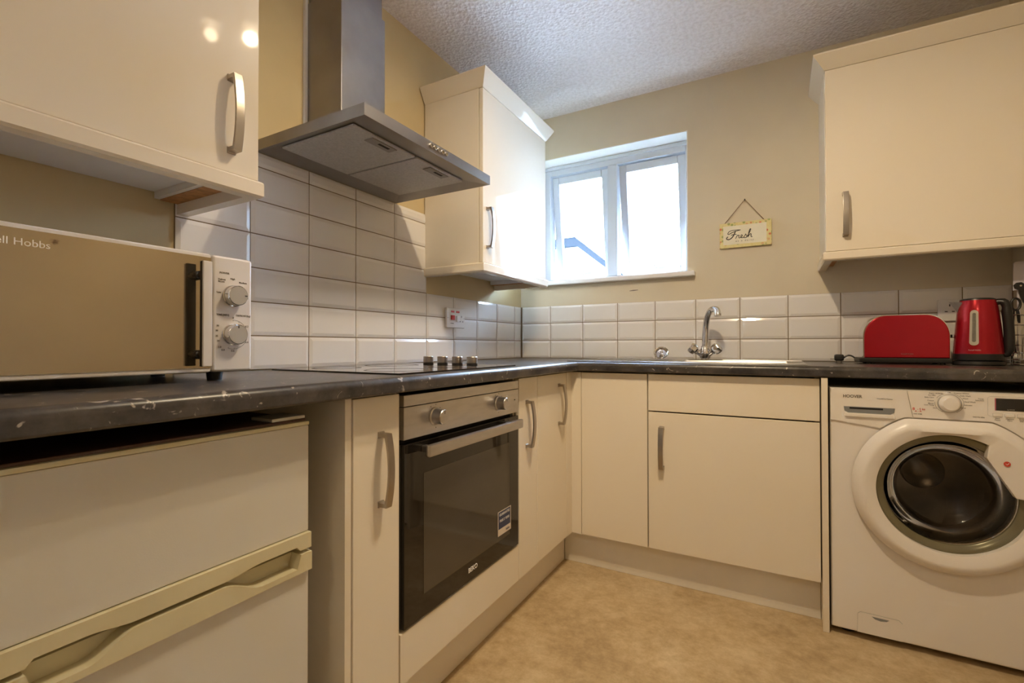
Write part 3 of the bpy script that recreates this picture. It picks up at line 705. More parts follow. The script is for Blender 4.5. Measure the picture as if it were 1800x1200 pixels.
# ------------------------------------------------------------ microwave
MW = thing('microwave', 'white microwave with mirrored door on the worktop', 'microwave', (0.19, -2.14, 0.910))
my1, my0, mx, mz0, mz1 = -1.922, -2.366, 0.362, 0.929, 1.168
obj('body', box(nb(), 0.03, mx - 0.022, my0, my1, mz0, mz1, 0.010, 3), 'microwave', MW)
pan = obj('control_panel', box(nb(), mx - 0.0215, mx, my1 - 0.083, my1, mz0, mz1, 0.006, 3), 'microwave', MW)
d = obj('door', box(nb(), mx - 0.0215, mx - 0.001, my0, my1 - 0.0845, mz0, mz1, 0.004), 'microwave', MW)
obj('mirror_panel', box(nb(), mx - 0.001, mx + 0.0006, my0 + 0.004, my1 - 0.0865, mz0 + 0.009, mz1 - 0.008), 'mirror', d, smooth=False)
hyc = -2.033
hn = obj('handle', box(nb(), mx + 0.031, mx + 0.037, hyc - 0.0085, hyc + 0.0085, mz0 + 0.013, mz1 - 0.021, 0.002), 'microwave', d)
obj('handle_back', box(nb(), mx + 0.023, mx + 0.031, hyc - 0.0085, hyc + 0.0085, mz0 + 0.013, mz1 - 0.021, 0.0015), 'black', hn)
for zz in (mz0 + 0.036, mz1 - 0.047): obj('standoff', lathe(nb(), [(0, 0), (0.009, 0), (0.009, 0.010), (0.007, 0.012), (0.007, 0.0235)], (mx + 0.0006, hyc, zz), (1, 0, 0), 16), 'black', hn)
for yy in (my0 + 0.05, my1 - 0.05):
    for xx in (0.07, 0.31): obj('foot', lathe(nb(), [(0, 0), (0.014, 0), (0.016, 0.019), (0, 0.019)], (xx, yy, 0.9101), n=16), 'black', MW)
kz = (1.087, 1.006); ky = my1 - 0.041
for z in kz:
    k_ = obj('knob', lathe(nb(), [(0, 0), (0.0225, 0), (0.0225, 0.003), (0.021, 0.004), (0.0205, 0.019), (0.0192, 0.0205), (0.0192, 0.020)], (mx, ky, z), (1, 0, 0), 40), 'chrome', MW)
    obj('knob_cap', lathe(nb(), [(0.019, 0.0195), (0.019, 0.0203), (0, 0.0206)], (mx, ky, z), (1, 0, 0), 40), 'midgrey', k_)
    if z == kz[0]: obj('pointer', box(nb(), mx + 0.0206, mx + 0.021, ky + 0.013, ky + 0.018, z - 0.0012, z + 0.0012), 'ink', k_, smooth=False)
    else: obj('pointer', box(nb(), mx + 0.0206, mx + 0.021, ky - 0.0012, ky + 0.0012, z + 0.013, z + 0.018), 'ink', k_, smooth=False)
for s, y, z, sz in (('POWER', -0.0285, 0.044, 0.0058), ('High', -0.006, 0.034, 0.0052), ('Medium', 0.012, 0.028, 0.0052), ('Defrost', -0.031, 0.031, 0.0048), ('M.Low', -0.031, 0.0265, 0.0048), ('Low', -0.034, 0.004, 0.0052), ('Max', 0.0235, -0.004, 0.0052)):
    label_text('dial_lettering', pan, s, sz, 'x', ky + y, kz[0] + z, mx, 'greyink', bold=0.01)
for s, y, z, sz in (('TIME(MIN)', -0.034, 0.0385, 0.0056), ('DEFROST(kg)', 0.006, 0.0385, 0.0054), ('35', -0.034, 0.016, 0.0052), ('30', -0.036, 0.006, 0.0052), ('25', -0.036, -0.005, 0.0052), ('20', -0.033, -0.015, 0.0052), ('1.0', -0.031, -0.028, 0.0056), ('0.8', -0.024, -0.034, 0.0056), ('0.6', -0.004, -0.036, 0.0056), ('0.4', 0.026, -0.018, 0.0056), ('0.2', 0.026, 0.016, 0.0056), ('0', -0.0015, 0.033, 0.006)):
    label_text('dial_lettering', pan, s, sz, 'x', ky + y, kz[1] + z, mx, 'greyink', bold=0.01)
b = nb(); prev = None
arc = [(mx + 0.0002, ky + 0.0305 * math.sin(a), kz[1] + 0.0305 * math.cos(a)) for a in [math.radians(200 * k / 40) for k in range(41)]]
tube(b, arc, 0.00035, 4)
for k in range(0, 41, 5): tube(b, [arc[k], (arc[k][0], ky + 0.028 * math.sin(math.radians(200 * k / 40)), kz[1] + 0.028 * math.cos(math.radians(200 * k / 40)))], 0.00035, 4)
obj('dial_scale', b, 'greyink', pan, smooth=False)
label_text('brand_lettering', d, 'Russell Hobbs', 0.0160, 'x', -2.2505, 1.1345, mx + 0.0006, 'whiteink', align='RIGHT')

# ------------------------------------------------------------ washing machine
WM = thing('washing_machine', 'white front-loading washing machine under the worktop', 'washing machine', (1.815, -0.3, 0.0))
wx0, wx1, wy, wz0, wz1 = 1.517, 2.112, -0.590, 0.022, 0.838
CXW, CZW, RO, ZTOP = 1.820, 0.523, 0.246, 0.747
def rect_r(a, cx, cz, x0, x1, z0, z1):
    c, s = math.cos(a), math.sin(a); r = 1e9
    if c > 1e-9: r = min(r, (x1 - cx) / c)
    if c < -1e-9: r = min(r, (x0 - cx) / c)
    if s > 1e-9: r = min(r, (z1 - cz) / s)
    if s < -1e-9: r = min(r, (z0 - cz) / s)
    return r
t = bmesh.new()
angs = sorted(set([2 * PI * k / 96 for k in range(96)] + [math.atan2(z - CZW, x - CXW) % (2 * PI) for x in (wx0, wx1) for z in (wz0, wz1)]))
def loop(fr, y): return [t.verts.new((CXW + fr(a) * math.cos(a), y, CZW + fr(a) * math.sin(a))) for a in angs]
rr = lambda i: (lambda a: rect_r(a, CXW, CZW, wx0 + i, wx1 - i, wz0 + i, wz1 - i))
L_ = [loop(rr(0), -0.03), loop(rr(0), wy + 0.010), loop(rr(0.003), wy + 0.003), loop(rr(0.010), wy), loop(lambda a: 0.205, wy), loop(lambda a: 0.205, wy + 0.02)]
for A, B in zip(L_[:-1], L_[1:]):
    for k in range(len(angs)): t.faces.new((A[k], A[(k + 1) % len(angs)], B[(k + 1) % len(angs)], B[k]))
t.faces.new(L_[0]); bmesh.ops.recalc_face_normals(t, faces=t.faces)
obj('body', t, 'appliance', WM)
for xx in (wx0 + 0.05, wx1 - 0.05):
    for yy in (-0.53, -0.1): obj('foot', lathe(nb(), [(0, 0), (0.022, 0), (0.022, 0.010), (0.014, 0.012), (0.014, 0.0215), (0, 0.0215)], (xx, yy, 0), n=16), 'black', WM)
# drum
b = nb(); lathe(b, [(0.203, -0.02), (0.203, -0.30), (0, -0.30)], (CXW, wy, CZW), (0, -1, 0), 64)
dm = obj('drum', b, 'drum', WM)
for k in range(3):
    a = math.radians(20 + 120 * k); c, s = math.cos(a), math.sin(a)
    b = nb(); tube(b, [(CXW + 0.185 * c, wy + 0.06, CZW + 0.185 * s), (CXW + 0.175 * c, wy + 0.15, CZW + 0.175 * s), (CXW + 0.185 * c, wy + 0.29, CZW + 0.185 * s)], [0.022, 0.03, 0.022], 10)
    obj('lifter', b, 'grey', dm)
b = nb()
lathe(b, [(0, 0.0), (0.035, 0.0), (0.06, -0.012), (0.065, -0.022)], (CXW, wy + 0.278, CZW), (0, -1, 0), 40)
obj('drum_hub', b, 'drum', dm)
obj('gasket', lathe(nb(), [(0.204, 0.0), (0.20, -0.008), (0.184, -0.012), (0.172, -0.030), (0.166, -0.05), (0.172, -0.065), (0.203, -0.067)], (CXW, wy, CZW), (0, -1, 0), 64), 'rubber', WM)
# door ring with the flattened top and the wedge-shaped grip
inner = []
cen = (1.800, 0.520); RI = 0.183
a0 = math.atan2(0.527 - CZW, 2.0 - CXW); a1 = math.atan2(0.671 - CZW, 1.906 - CXW)
poly = [(1.906, 0.671), (1.903, 0.645), (1.965, 0.535), (1.9745, 0.528)]
nA = 80
st_a, en_a = math.radians(2), math.radians(60) - 2 * PI
arc = [(CXW + RI * math.cos(st_a + (en_a - st_a) * k / nA), CZW + RI * math.sin(st_a + (en_a - st_a) * k / nA)) for k in range(nA + 1)]
poly = poly + arc
def ray_poly(a, pts):
    c, s = math.cos(a), math.sin(a); best = None
    for i in range(len(pts)):
        x0, z0 = pts[i][0] - cen[0], pts[i][1] - cen[1]; x1, z1 = pts[(i + 1) % len(pts)][0] - cen[0], pts[(i + 1) % len(pts)][1] - cen[1]
        den = c * (z1 - z0) - s * (x1 - x0)
        if abs(den) < 1e-12: continue
        tt = (x0 * (z1 - z0) - z0 * (x1 - x0)) / den; q = (x0 * s - z0 * c) / den
        # point = t*(c,s) = p0 + q*(p1-p0)
        if tt > 0 and -1e-6 <= q <= 1 + 1e-6: best = tt if best is None else min(best, tt)
    return best if best else RI
def outer_poly(R):
    pts = []
    for k in range(160):
        a = 2 * PI * k / 160; x, z = CXW + R * math.cos(a), CZW + R * math.sin(a)
        pts.append((x, min(z, ZTOP + (R - RO))))
    return pts
angs2 = sorted([2 * PI * k / 140 for k in range(140)] + [math.atan2(z - cen[1], x - cen[0]) % (2 * PI) for x, z in ((1.906, 0.671), (1.903, 0.645), (1.965, 0.535))])
def ring_loop(t, pts, y, shrink=0.0): 
    return [t.verts.new((cen[0] + (ray_poly(a, pts) - shrink) * math.cos(a), y, cen[1] + (ray_poly(a, pts) - shrink) * math.sin(a))) for a in angs2]
t = bmesh.new()
yf = wy - 0.040
LL = [ring_loop(t, outer_poly(RO - 0.005), wy - 0.0045), ring_loop(t, outer_poly(RO), wy - 0.0075), ring_loop(t, outer_poly(RO), wy - 0.014), ring_loop(t, outer_poly(RO - 0.008), wy - 0.030), ring_loop(t, outer_poly(RO - 0.022), yf), ring_loop(t, outer_poly(RO - 0.034), yf - 0.001),
      ring_loop(t, poly, yf + 0.006, -0.008), ring_loop(t, poly, yf + 0.009), ring_loop(t, poly, wy - 0.006), ring_loop(t, poly, wy - 0.001, -0.006)]
for A, B in zip(LL, LL[1:] + LL[:1]):
    for k in range(len(angs2)): t.faces.new((A[k], A[(k + 1) % len(angs2)], B[(k + 1) % len(angs2)], B[k]))
bmesh.ops.recalc_face_normals(t, faces=t.faces)
wd = obj('door', t, 'appliance', WM)
obj('door_bezel', lathe(nb(), [(0.187, 0.003), (0.184, 0.012), (0.178, 0.014), (0.168, 0.011), (0.160, 0.004), (0.158, -0.010)], (CXW, wy, CZW), (0, -1, 0), 72), 'seal', wd)
obj('door_glass', lathe(nb(), [(0.1585, 0.000), (0.155, -0.012), (0.150, -0.035), (0.140, -0.062), (0.124, -0.085), (0.098, -0.100), (0.055, -0.110), (0, -0.113)], (CXW, wy, CZW), (0, -1, 0), 72), 'washglass', wd)
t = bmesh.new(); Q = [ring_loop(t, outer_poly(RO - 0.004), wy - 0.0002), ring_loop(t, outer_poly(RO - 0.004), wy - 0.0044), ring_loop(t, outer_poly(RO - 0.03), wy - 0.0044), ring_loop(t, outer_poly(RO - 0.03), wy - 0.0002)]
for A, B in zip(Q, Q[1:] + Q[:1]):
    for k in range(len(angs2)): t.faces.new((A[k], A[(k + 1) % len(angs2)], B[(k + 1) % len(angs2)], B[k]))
bmesh.ops.recalc_face_normals(t, faces=t.faces); obj('door_gap_shadow', t, 'matblack', wd)  # matte black ring standing in for the shadow in the door gap
bd = obj('badge', lathe(nb(), [(0.0075, 0), (0.0075, 0.0015), (0, 0.0017)], (1.944, yf + 0.003, 0.634), (0, -1, 0), 24), 'redink', wd, label='round red badge on the door grip')
b = nb(); tube(b, [(1.9405, yf + 0.001, 0.635), (1.943, yf + 0.001, 0.632), (1.948, yf + 0.001, 0.637)], 0.0007, 5); obj('badge_tick', b, 'whiteink', bd, smooth=False)
# fascia and soap drawer
PF = wy - 0.005
arcL, arcR = [], []
RG = RO + 0.004
for k in range(0, 41):
    a = math.radians(132 - (132 - 48) * k / 40); x, z = CXW + RG * math.cos(a), min(CZW + RG * math.sin(a), ZTOP + 0.004)
    arcL.append((x, z))
xs = 1.7365
left = [p for p in arcL if p[0] <= xs - 0.002]; right = [p for p in arcL if p[0] >= xs + 0.002]
dp = [(wx0 + 0.001, 0.730), (arcL[0][0] - 0.003, arcL[0][1] + 0.002)] + left + [(xs, 0.7505), (1.7215, wz1 - 0.002), (wx0 + 0.014, wz1 - 0.002), (wx0 + 0.004, wz1 - 0.007), (wx0 + 0.001, wz1 - 0.018)]
sd = obj('detergent_drawer', prism(nb(), 'y', dp, wy, PF), 'appliance', WM)
fp = [(xs + 0.002, 0.7505)] + right + [(arcL[-1][0] + 0.003, arcL[-1][1] + 0.002), (wx1 - 0.001, 0.730), (wx1 - 0.001, wz1 - 0.018), (wx1 - 0.004, wz1 - 0.007), (wx1 - 0.014, wz1 - 0.002), (1.7235, wz1 - 0.002)]
fa = obj('control_panel', prism(nb(), 'y', fp, wy, PF), 'appliance', WM)
obj('drawer_grip', prism(nb(), 'y', [(1.555, 0.7765), (1.692, 0.7765), (1.690, 0.762), (1.680, 0.756), (1.567, 0.756), (1.557, 0.762)], PF, PF - 0.0008), 'grey', sd, smooth=False)
obj('grip_slot', box(nb(), 1.571, 1.661, PF - 0.0014, PF - 0.0008, 0.769, 0.7745), 'matblack', sd, smooth=False)
obj('grip_lip', box(nb(), 1.557, 1.691, PF - 0.007, PF, 0.7425, 0.7555, 0.003), 'appliance', sd)
label_text('brand_lettering', sd, 'HOOVER', 0.0135, 'y', 1.553, 0.8065, PF, 'greyink', bold=0.03, squash=0.95)
label_text('model_lettering', sd, 'Wash&Dry Optima', 0.0052, 'y', 1.645, 0.8045, PF, 'greyink')
dl = obj('programme_dial', lathe(nb(), [(0, 0), (0.0285, 0), (0.0285, 0.004), (0.026, 0.006), (0.0215, 0.020), (0.019, 0.022), (0, 0.0222)], (1.825, PF, 0.801), (0, -1, 0), 40), 'appliance', WM)
obj('dial_skirt', lathe(nb(), [(0.0283, 0.0005), (0.0288, 0.001), (0.0288, 0.0042), (0.0262, 0.0062)], (1.825, PF, 0.801), (0, -1, 0), 40), 'midgrey', dl)
b = nb(); ar = [(1.825 + 0.034 * math.sin(a), PF - 0.0002, 0.801 + 0.031 * math.cos(a)) for a in [math.radians(5 + 145 * k / 30) for k in range(31)]]; tube(b, ar, 0.0004, 4)
ar = [(1.825 + 0.034 * math.sin(a), PF - 0.0002, 0.801 + 0.031 * math.cos(a)) for a in [math.radians(205 + 70 * k / 20) for k in range(21)]]; tube(b, ar, 0.0004, 4)
ar = [(1.825 + 0.034 * math.sin(a), PF - 0.0002, 0.801 + 0.031 * math.cos(a)) for a in [math.radians(300 + 40 * k / 12) for k in range(13)]]; tube(b, ar, 0.0004, 4)
obj('dial_scale', b, 'greyink', fa, smooth=False)
for s, x, z, al in (('Rapid 14/30/44', 1.810, 0.829, 'RIGHT'), ('Eco Mix', 1.793, 0.823, 'RIGHT'), ('Baby Care', 1.789, 0.816, 'RIGHT'), ('Cotton', 1.789, 0.806, 'RIGHT'), ('Mixed', 1.788, 0.797, 'RIGHT'), ('Low Temp', 1.789, 0.792, 'RIGHT'), ('Dry', 1.795, 0.783, 'RIGHT'), ('Off', 1.825, 0.8325, 'CENTER'), ('Cottons Whites', 1.836, 0.8315, 'LEFT'), ('Daily Wash', 1.850, 0.824, 'LEFT'), ('Wool', 1.856, 0.816, 'LEFT'), ('Hand Wash', 1.860, 0.806, 'LEFT'), ('Delicates', 1.858, 0.796, 'LEFT'), ('Rinse', 1.852, 0.787, 'LEFT'), ('WDYN 856', 1.879, 0.761, 'LEFT'), ('Temp.', 1.905, 0.817, 'RIGHT'), ('Selection', 1.905, 0.812, 'RIGHT'), ('1400 RPM', 1.737, 0.7615, 'LEFT')):
    obj('fascia_lettering', text_bm(s, 0.0054, 'y', x, z, PF, al, 0.0004, 0.006), 'greyink', fa, smooth=False)
for s, x, z, sz in (('8', 1.736, 0.775, 0.012), ('- 5 kg', 1.748, 0.776, 0.0085), ('A - A', 1.742, 0.7695, 0.0075)): obj('capacity_lettering', text_bm(s, sz, 'y', x, z, PF, 'LEFT', 0.0004, 0.02), 'redink', fa, smooth=False)
dsp = obj('display', box(nb(), 1.931, 2.030, PF - 0.0010, PF, 0.786, 0.8225, 0.0004), 'blackglass', WM)
obj('display_lettering', text_bm('kg MODE', 0.004, 'y', 1.955, 0.7885, PF - 0.0010, 'LEFT', 0.0003), 'midgrey', dsp, smooth=False)
obj('display_edge', box(nb(), 1.9285, 1.931, PF - 0.0012, PF, 0.786, 0.8225), mat('magenta_edge', (0.40, 0.10, 0.14), 0.4), dsp, smooth=False)
b = nb(); tube(b, [(2.06, PF, 0.8275), (1.918, PF, 0.8275), (1.913, PF, 0.823), (1.913, PF, 0.772), (1.919, PF, 0.7675), (1.924, PF, 0.7675)], 0.0004, 4); obj('panel_outline', b, 'midgrey', fa, smooth=False)
for k, (s1, s2) in enumerate((('Start', 'Pause'), ('Hygiene', 'Care'), ('Delay', 'Start'), ('Easy', 'Iron'))):
    x = 1.924 + 0.0265 * k
    bt = obj('button', box(nb(), x, x + 0.0205, PF - 0.0025, PF, 0.7675, 0.7765, 0.0012), 'appliance', WM)
    obj('button_outline', box(nb(), x - 0.0006, x + 0.0211, PF - 0.0006, PF, 0.7669, 0.7771), 'midgrey', bt, smooth=False)
    obj('button_lettering', text_bm(s1, 0.0054, 'y', x + 0.010, 0.7605, PF, 'CENTER', 0.0004, 0.006), 'greyink', bt, smooth=False)
    obj('button_lettering', text_bm(s2, 0.0054, 'y', x + 0.010, 0.7555, PF, 'CENTER', 0.0004, 0.006), 'greyink', bt, smooth=False)
# filter flap
fl = obj('filter_flap', prism(nb(), 'y', [(1.588, 0.026), (1.706, 0.026), (1.706, 0.082), (1.698, 0.091), (1.598, 0.093), (1.590, 0.087)], wy, wy - 0.0012), 'appliance', WM)
b = nb(); tube(b, [(1.588, wy - 0.0005, 0.026), (1.590, wy - 0.0005, 0.088), (1.597, wy - 0.0005, 0.094), (1.698, wy - 0.0005, 0.092), (1.707, wy - 0.0005, 0.083)], 0.0008, 5); obj('flap_seam', b, 'midgrey', fl, smooth=False)
b = nb(); prism(b, 'y', [(1.627, 0.086), (1.673, 0.085), (1.666, 0.079), (1.650, 0.0765), (1.636, 0.079)], wy - 0.0012, wy - 0.0017); obj('flap_grip', b, 'grey', fl, smooth=False)

# ------------------------------------------------------------ sink, tap, strainer plug
SK = thing('inset_sink', 'stainless steel inset sink and drainer in the worktop', 'sink', (1.0, -0.3, 0.910))
sx0, sx1, sy0, sy1 = 0.520, 1.455, -0.525, -0.070
b = nb()
for x0, x1, y0, y1 in ((sx0, HX0 + 0.01, sy0, sy1), (HX1 - 0.01, sx1, sy0, sy1), (HX0 + 0.01, HX1 - 0.01, sy0, HY0 + 0.01), (HX0 + 0.01, HX1 - 0.01, HY1 - 0.01, sy1)): box(b, x0, x1, y0, y1, 0.9103, 0.9122)
obj('deck', b, 'sinksteel', SK)
b = nb(); tube(b, [(sx0, sy0, 0.9125), (sx1, sy0, 0.9125), (sx1, sy1, 0.9125), (sx0, sy1, 0.9125), (sx0, sy0, 0.9125)], 0.0022, 8)
obj('rim', b, 'sinksteel', SK)
for k in range(8):
    x = sx0 + 0.05 + k * 0.048; obj('drainer_rib', box(nb(), x, x + 0.010, sy0 + 0.04, sy1 - 0.11, 0.9122, 0.9145, 0.001), 'sinksteel', SK)
t = bmesh.new(); lv = []
for z, i in ((0.912, 0.010), (0.905, 0.013), (0.765, 0.030), (0.755, 0.045)):
    lv.append([t.verts.new(v) for v in ((HX0 + i, HY0 + i, z), (HX1 - i, HY0 + i, z), (HX1 - i, HY1 - i, z), (HX0 + i, HY1 - i, z))])
for A, B in zip(lv[:-1], lv[1:]):
    for k in range(4): t.faces.new((A[k], A[(k + 1) % 4], B[(k + 1) % 4], B[k]))
t.faces.new(lv[-1]); bmesh.ops.recalc_face_normals(t, faces=t.faces)
obj('bowl', t, 'sinksteel', SK, smooth=False)
obj('drain', lathe(nb(), [(0, 0.0), (0.028, 0.0), (0.042, 0.003), (0.045, 0.0)], ((HX0 + HX1) / 2, (HY0 + HY1) / 2, 0.755), n=28), 'chrome', SK)

tx, ty = 1.056, -0.102
TP = thing('mixer_tap', 'chrome mixer tap with two crosshead handles behind the sink', 'tap', (tx, ty, 0.9122))
obj('base', lathe(nb(), [(0, 0), (0.028, 0), (0.028, 0.004), (0.023, 0.009), (0.027, 0.030), (0.0255, 0.046), (0.019, 0.058), (0.018, 0.068), (0, 0.068)], (tx, ty, 0.9122), n=32), 'chrome', TP)
pts = [(tx, ty, 0.975), (tx + 0.002, ty - 0.002, 1.03)] + [tuple(v) for v in bez((tx + 0.004, ty - 0.004, 1.06), (tx + 0.013, ty - 0.02, 1.160), (tx + 0.050, ty - 0.062, 1.152), 12)] + [tuple(v) for v in bez((tx + 0.056, ty - 0.070, 1.150), (tx + 0.066, ty - 0.085, 1.146), (tx + 0.067, ty - 0.088, 1.118), 6)]
obj('spout', tube(nb(), pts, [0.0150] * 2 + [0.0142] * 13 + [0.0142] * 5 + [0.0160] * 2, 20), 'chrome', TP)
for sx in (-1, 1):
    ax = Vector((sx * 0.80, -0.25, 0.62)).normalized(); p0 = Vector((tx + sx * 0.014, ty - 0.004, 0.938))
    b = nb(); lathe(b, [(0.012, 0), (0.012, 0.022), (0.015, 0.026), (0.0155, 0.031), (0.011, 0.032)], p0, ax, 20)
    s_ = obj('valve', b, 'chrome', TP)
    b = nb(); n6 = 12; t = bmesh.new()
    lathe(b, [(0.012, 0.032), (0.0235, 0.036), (0.0255, 0.044), (0.0255, 0.060), (0.021, 0.067), (0, 0.068)], p0, ax, 8)
    obj('handle', b, 'chrome', s_)
px, py = 0.853, -0.108
SP = thing('sink_strainer', 'small round chrome sink strainer propped behind the drainer', 'strainer', (px, py, 0.9122))
ax = Vector((0.10, -0.82, 0.50)).normalized(); c0 = Vector((px, py, 0.9435))
obj('cup', lathe(nb(), [(0.034, 0.006), (0.036, 0.008), (0.034, 0.010), (0.029, 0.007), (0.024, -0.004), (0.0, -0.008)], c0, ax, 32), 'chrome', SP)
obj('knob', lathe(nb(), [(0.004, -0.007), (0.004, 0.004), (0.010, 0.008), (0.011, 0.013), (0.007, 0.017), (0, 0.018)], c0, ax, 20), 'chrome', SP)

# ------------------------------------------------------------ toaster with its lead and plug
TO = thing('toaster', 'red two-slice toaster with silver ends', 'toaster', (1.785, -0.175, 0.910))
tx0, tx1, ty0, ty1 = 1.655, 1.915, -0.250, -0.105
obj('base', box(nb(), tx0 - 0.014, tx1 + 0.003, ty0 - 0.004, ty1 + 0.004, 0.9155, 0.934, 0.004), 'black', TO)
for xx in (tx0 + 0.02, tx1 - 0.02):
    for yy in (ty0 + 0.02, ty1 - 0.02): obj('foot', lathe(nb(), [(0, 0), (0.008, 0), (0.008, 0.0055), (0, 0.0055)], (xx, yy, 0.9101), n=12), 'black', TO)
def toast_outline(i, zt=1.099):
    x0, x1, z0 = tx0 + i, tx1 - i, 0.934; rx, rz = 0.072, 0.082; pts = [(x0, z0), (x1, z0)]
    zt -= i
    for k in range(15): a = PI / 2 * k / 14; pts.append((x1 - 0.001 - rx + (rx + 0.001) * math.cos(a) ** 0.9, zt - 0.004 * math.sin(a) * 0 - rz + rz * math.sin(a) - 0.0))
    for k in range(15): a = PI / 2 * (1 + k / 14); pts.append((x0 + rx - rx * abs(math.cos(a)) ** 0.9, zt - rz + rz * math.sin(a)))
    return pts
obj('shell', prism(nb(), 'y', toast_outline(0.0), ty0 + 0.012, ty1 - 0.012), 'chrome', TO)
b = prism(nb(), 'y', toast_outline(0.003), ty0, ty0 + 0.012, 0.004, 3); obj('front_panel', b, 'red', TO)
b = prism(nb(), 'y', toast_outline(0.003), ty1 - 0.012, ty1, 0.004, 3); obj('rear_panel', b, 'red', TO)
for yy in (-0.205, -0.155): obj('bread_slot', box(nb(), tx0 + 0.062, tx1 - 0.062, yy - 0.011, yy + 0.011, 1.0985, 1.0996), 'matblack', TO, smooth=False)
obj('lever', box(nb(), tx1, tx1 + 0.016, -0.20, -0.16, 1.01, 1.022, 0.003), 'black', TO)
label_text('brand_lettering', TO, 'Russell Hobbs', 0.0065, 'y', 1.770, 0.947, ty0, 'greyink')
b = nb(); cb = [(tx0 - 0.012, -0.13, 0.925)] + [tuple(v) for v in bez((tx0 - 0.03, -0.12, 0.932), (tx0 - 0.05, -0.10, 0.952), (1.603, -0.118, 0.930), 10)]
cb = [tuple(v) for v in bez((tx0 - 0.010, -0.120, 0.926), (tx0 - 0.028, -0.085, 0.952), (1.606, -0.098, 0.929), 14)]
obj('power_cord', tube(b, cb, 0.0032, 8), 'black', TO)
b = nb(); box(b, 1.572, 1.606, -0.118, -0.082, 0.9165, 0.944, 0.007, 3)
pl = obj('mains_plug', b, 'black', TO)
b = nb(); box(b, 1.578, 1.582, -0.104, -0.098, 0.9102, 0.917); box(b, 1.595, 1.599, -0.104, -0.098, 0.9102, 0.917); box(b, 1.558, 1.574, -0.103, -0.097, 0.922, 0.926)
obj('pins', b, 'latch', pl, smooth=False)

# ------------------------------------------------------------ kettle
kx, kyy = 1.991, -0.235
KT = thing('electric_kettle', 'red electric kettle with black handle and water gauge', 'kettle', (kx, kyy, 0.910))
obj('power_base', lathe(nb(), [(0, 0), (0.068, 0), (0.0705, 0.004), (0.069, 0.014), (0.06, 0.017), (0, 0.017)], (kx, kyy, 0.9101), n=48), 'black', KT)
obj('bottom_ring', lathe(nb(), [(0, 0.019), (0.068, 0.019), (0.0685, 0.026), (0.0675, 0.041)], (kx, kyy, 0.910), n=48), 'black', KT)
def kr(z): # body radius by height over the worktop
    k = (z - 0.041) / (0.232 - 0.041); return 0.0675 - 0.0165 * k - 0.0030 * max(0, k - 0.85) / 0.15 + 0.0012 * math.sin(PI * k)
obj('body', lathe(nb(), [(kr(0.041 + 0.191 * k / 16), 0.041 + 0.191 * k / 16) for k in range(17)], (kx, kyy, 0.910), n=64), 'red', KT)
obj('lid', lathe(nb(), [(0.0482, 0.232), (0.047, 0.2365), (0.040, 0.2395), (0, 0.2405)], (kx, kyy, 0.910), n=48), 'black', KT)
b = nb(); t = bmesh.new()
A = [t.verts.new(v) for v in ((kx - 0.046, kyy - 0.020, 1.137), (kx - 0.046, kyy + 0.020, 1.137), (kx - 0.052, kyy, 1.096), (kx - 0.078, kyy - 0.004, 1.140), (kx - 0.078, kyy + 0.004, 1.140), (kx - 0.040, kyy, 1.14))]
for f in ((0, 2, 3), (1, 4, 2), (2, 4, 3), (0, 3, 4, 1), (0, 1, 2)): t.faces.new([A[k] for k in f])
bmesh.ops.recalc_face_normals(t, faces=t.faces); merge(b, t); obj('spout', b, 'steel', KT, smooth=False)
HDIR = Vector((0.95, -0.31, 0))
def hpt(r, z): return tuple(Vector((kx, kyy, z)) + HDIR * r)
hp = [hpt(0.044, 1.131)] + [tuple(v) for v in bez(hpt(0.052, 1.135), hpt(0.072, 1.138), hpt(0.073, 1.112), 6)] + [tuple(v) for v in bez(hpt(0.073, 1.10), hpt(0.080, 1.02), hpt(0.077, 0.965), 8)] + [hpt(0.072, 0.950), hpt(0.062, 0.948)]
b = tube(nb(), hp, [0.011] * 3 + [0.013] * 5 + [0.0145] * 9 + [0.011] * 2, 14); obj('handle', b, 'black', KT)
def on_kettle(th, z, d): r = kr(z) + d; a = -PI / 2 + th; return (kx + r * math.cos(a), kyy + r * math.sin(a), 0.910 + z)
def capsule(hw, z0, z1, th0, d):
    t = bmesh.new(); pts = []
    rr_ = hw * 0.058
    for k in range(13): a = PI * k / 12; pts.append((th0 + hw * math.cos(a), z1 - rr_ + rr_ * math.sin(a)))
    for k in range(13): a = PI + PI * k / 12; pts.append((th0 + hw * math.cos(a), z0 + rr_ + rr_ * math.sin(a)))
    rows = [[t.verts.new(on_kettle(th, z, d)) for th, z in pts], [t.verts.new(on_kettle(th, z, -0.001)) for th, z in pts]]
    # strip fill across, so the cap follows the round body
    n = 12
    for k in range(n):
        t.faces.new((rows[0][k], rows[0][k + 1], rows[0][25 - k - 1], rows[0][25 - k]) if k < n else None)
    m = len(pts)
    for k in range(m): t.faces.new((rows[0][k], rows[0][(k + 1) % m], rows[1][(k + 1) % m], rows[1][k]))
    bmesh.ops.recalc_face_normals(t, faces=t.faces); return t
TH = -0.42
gg = obj('water_gauge', capsule(0.185, 0.071, 0.196, TH, 0.0024), 'gauge', KT)
obj('gauge_scale', capsule(0.075, 0.083, 0.186, TH, 0.0032), 'gaugedark', gg)
bm = text_bm('Russell Hobbs', 1.0, 'y', 0, 0, 0, 'CENTER', 0.0)
for v in bm.verts: v.co = Vector(on_kettle(TH + 0.02 + v.co.x * 0.0056 / 0.066, 0.0525 + v.co.z * 0.0062, 0.0006))
obj('brand_lettering', bm, 'whiteink', KT, smooth=False)

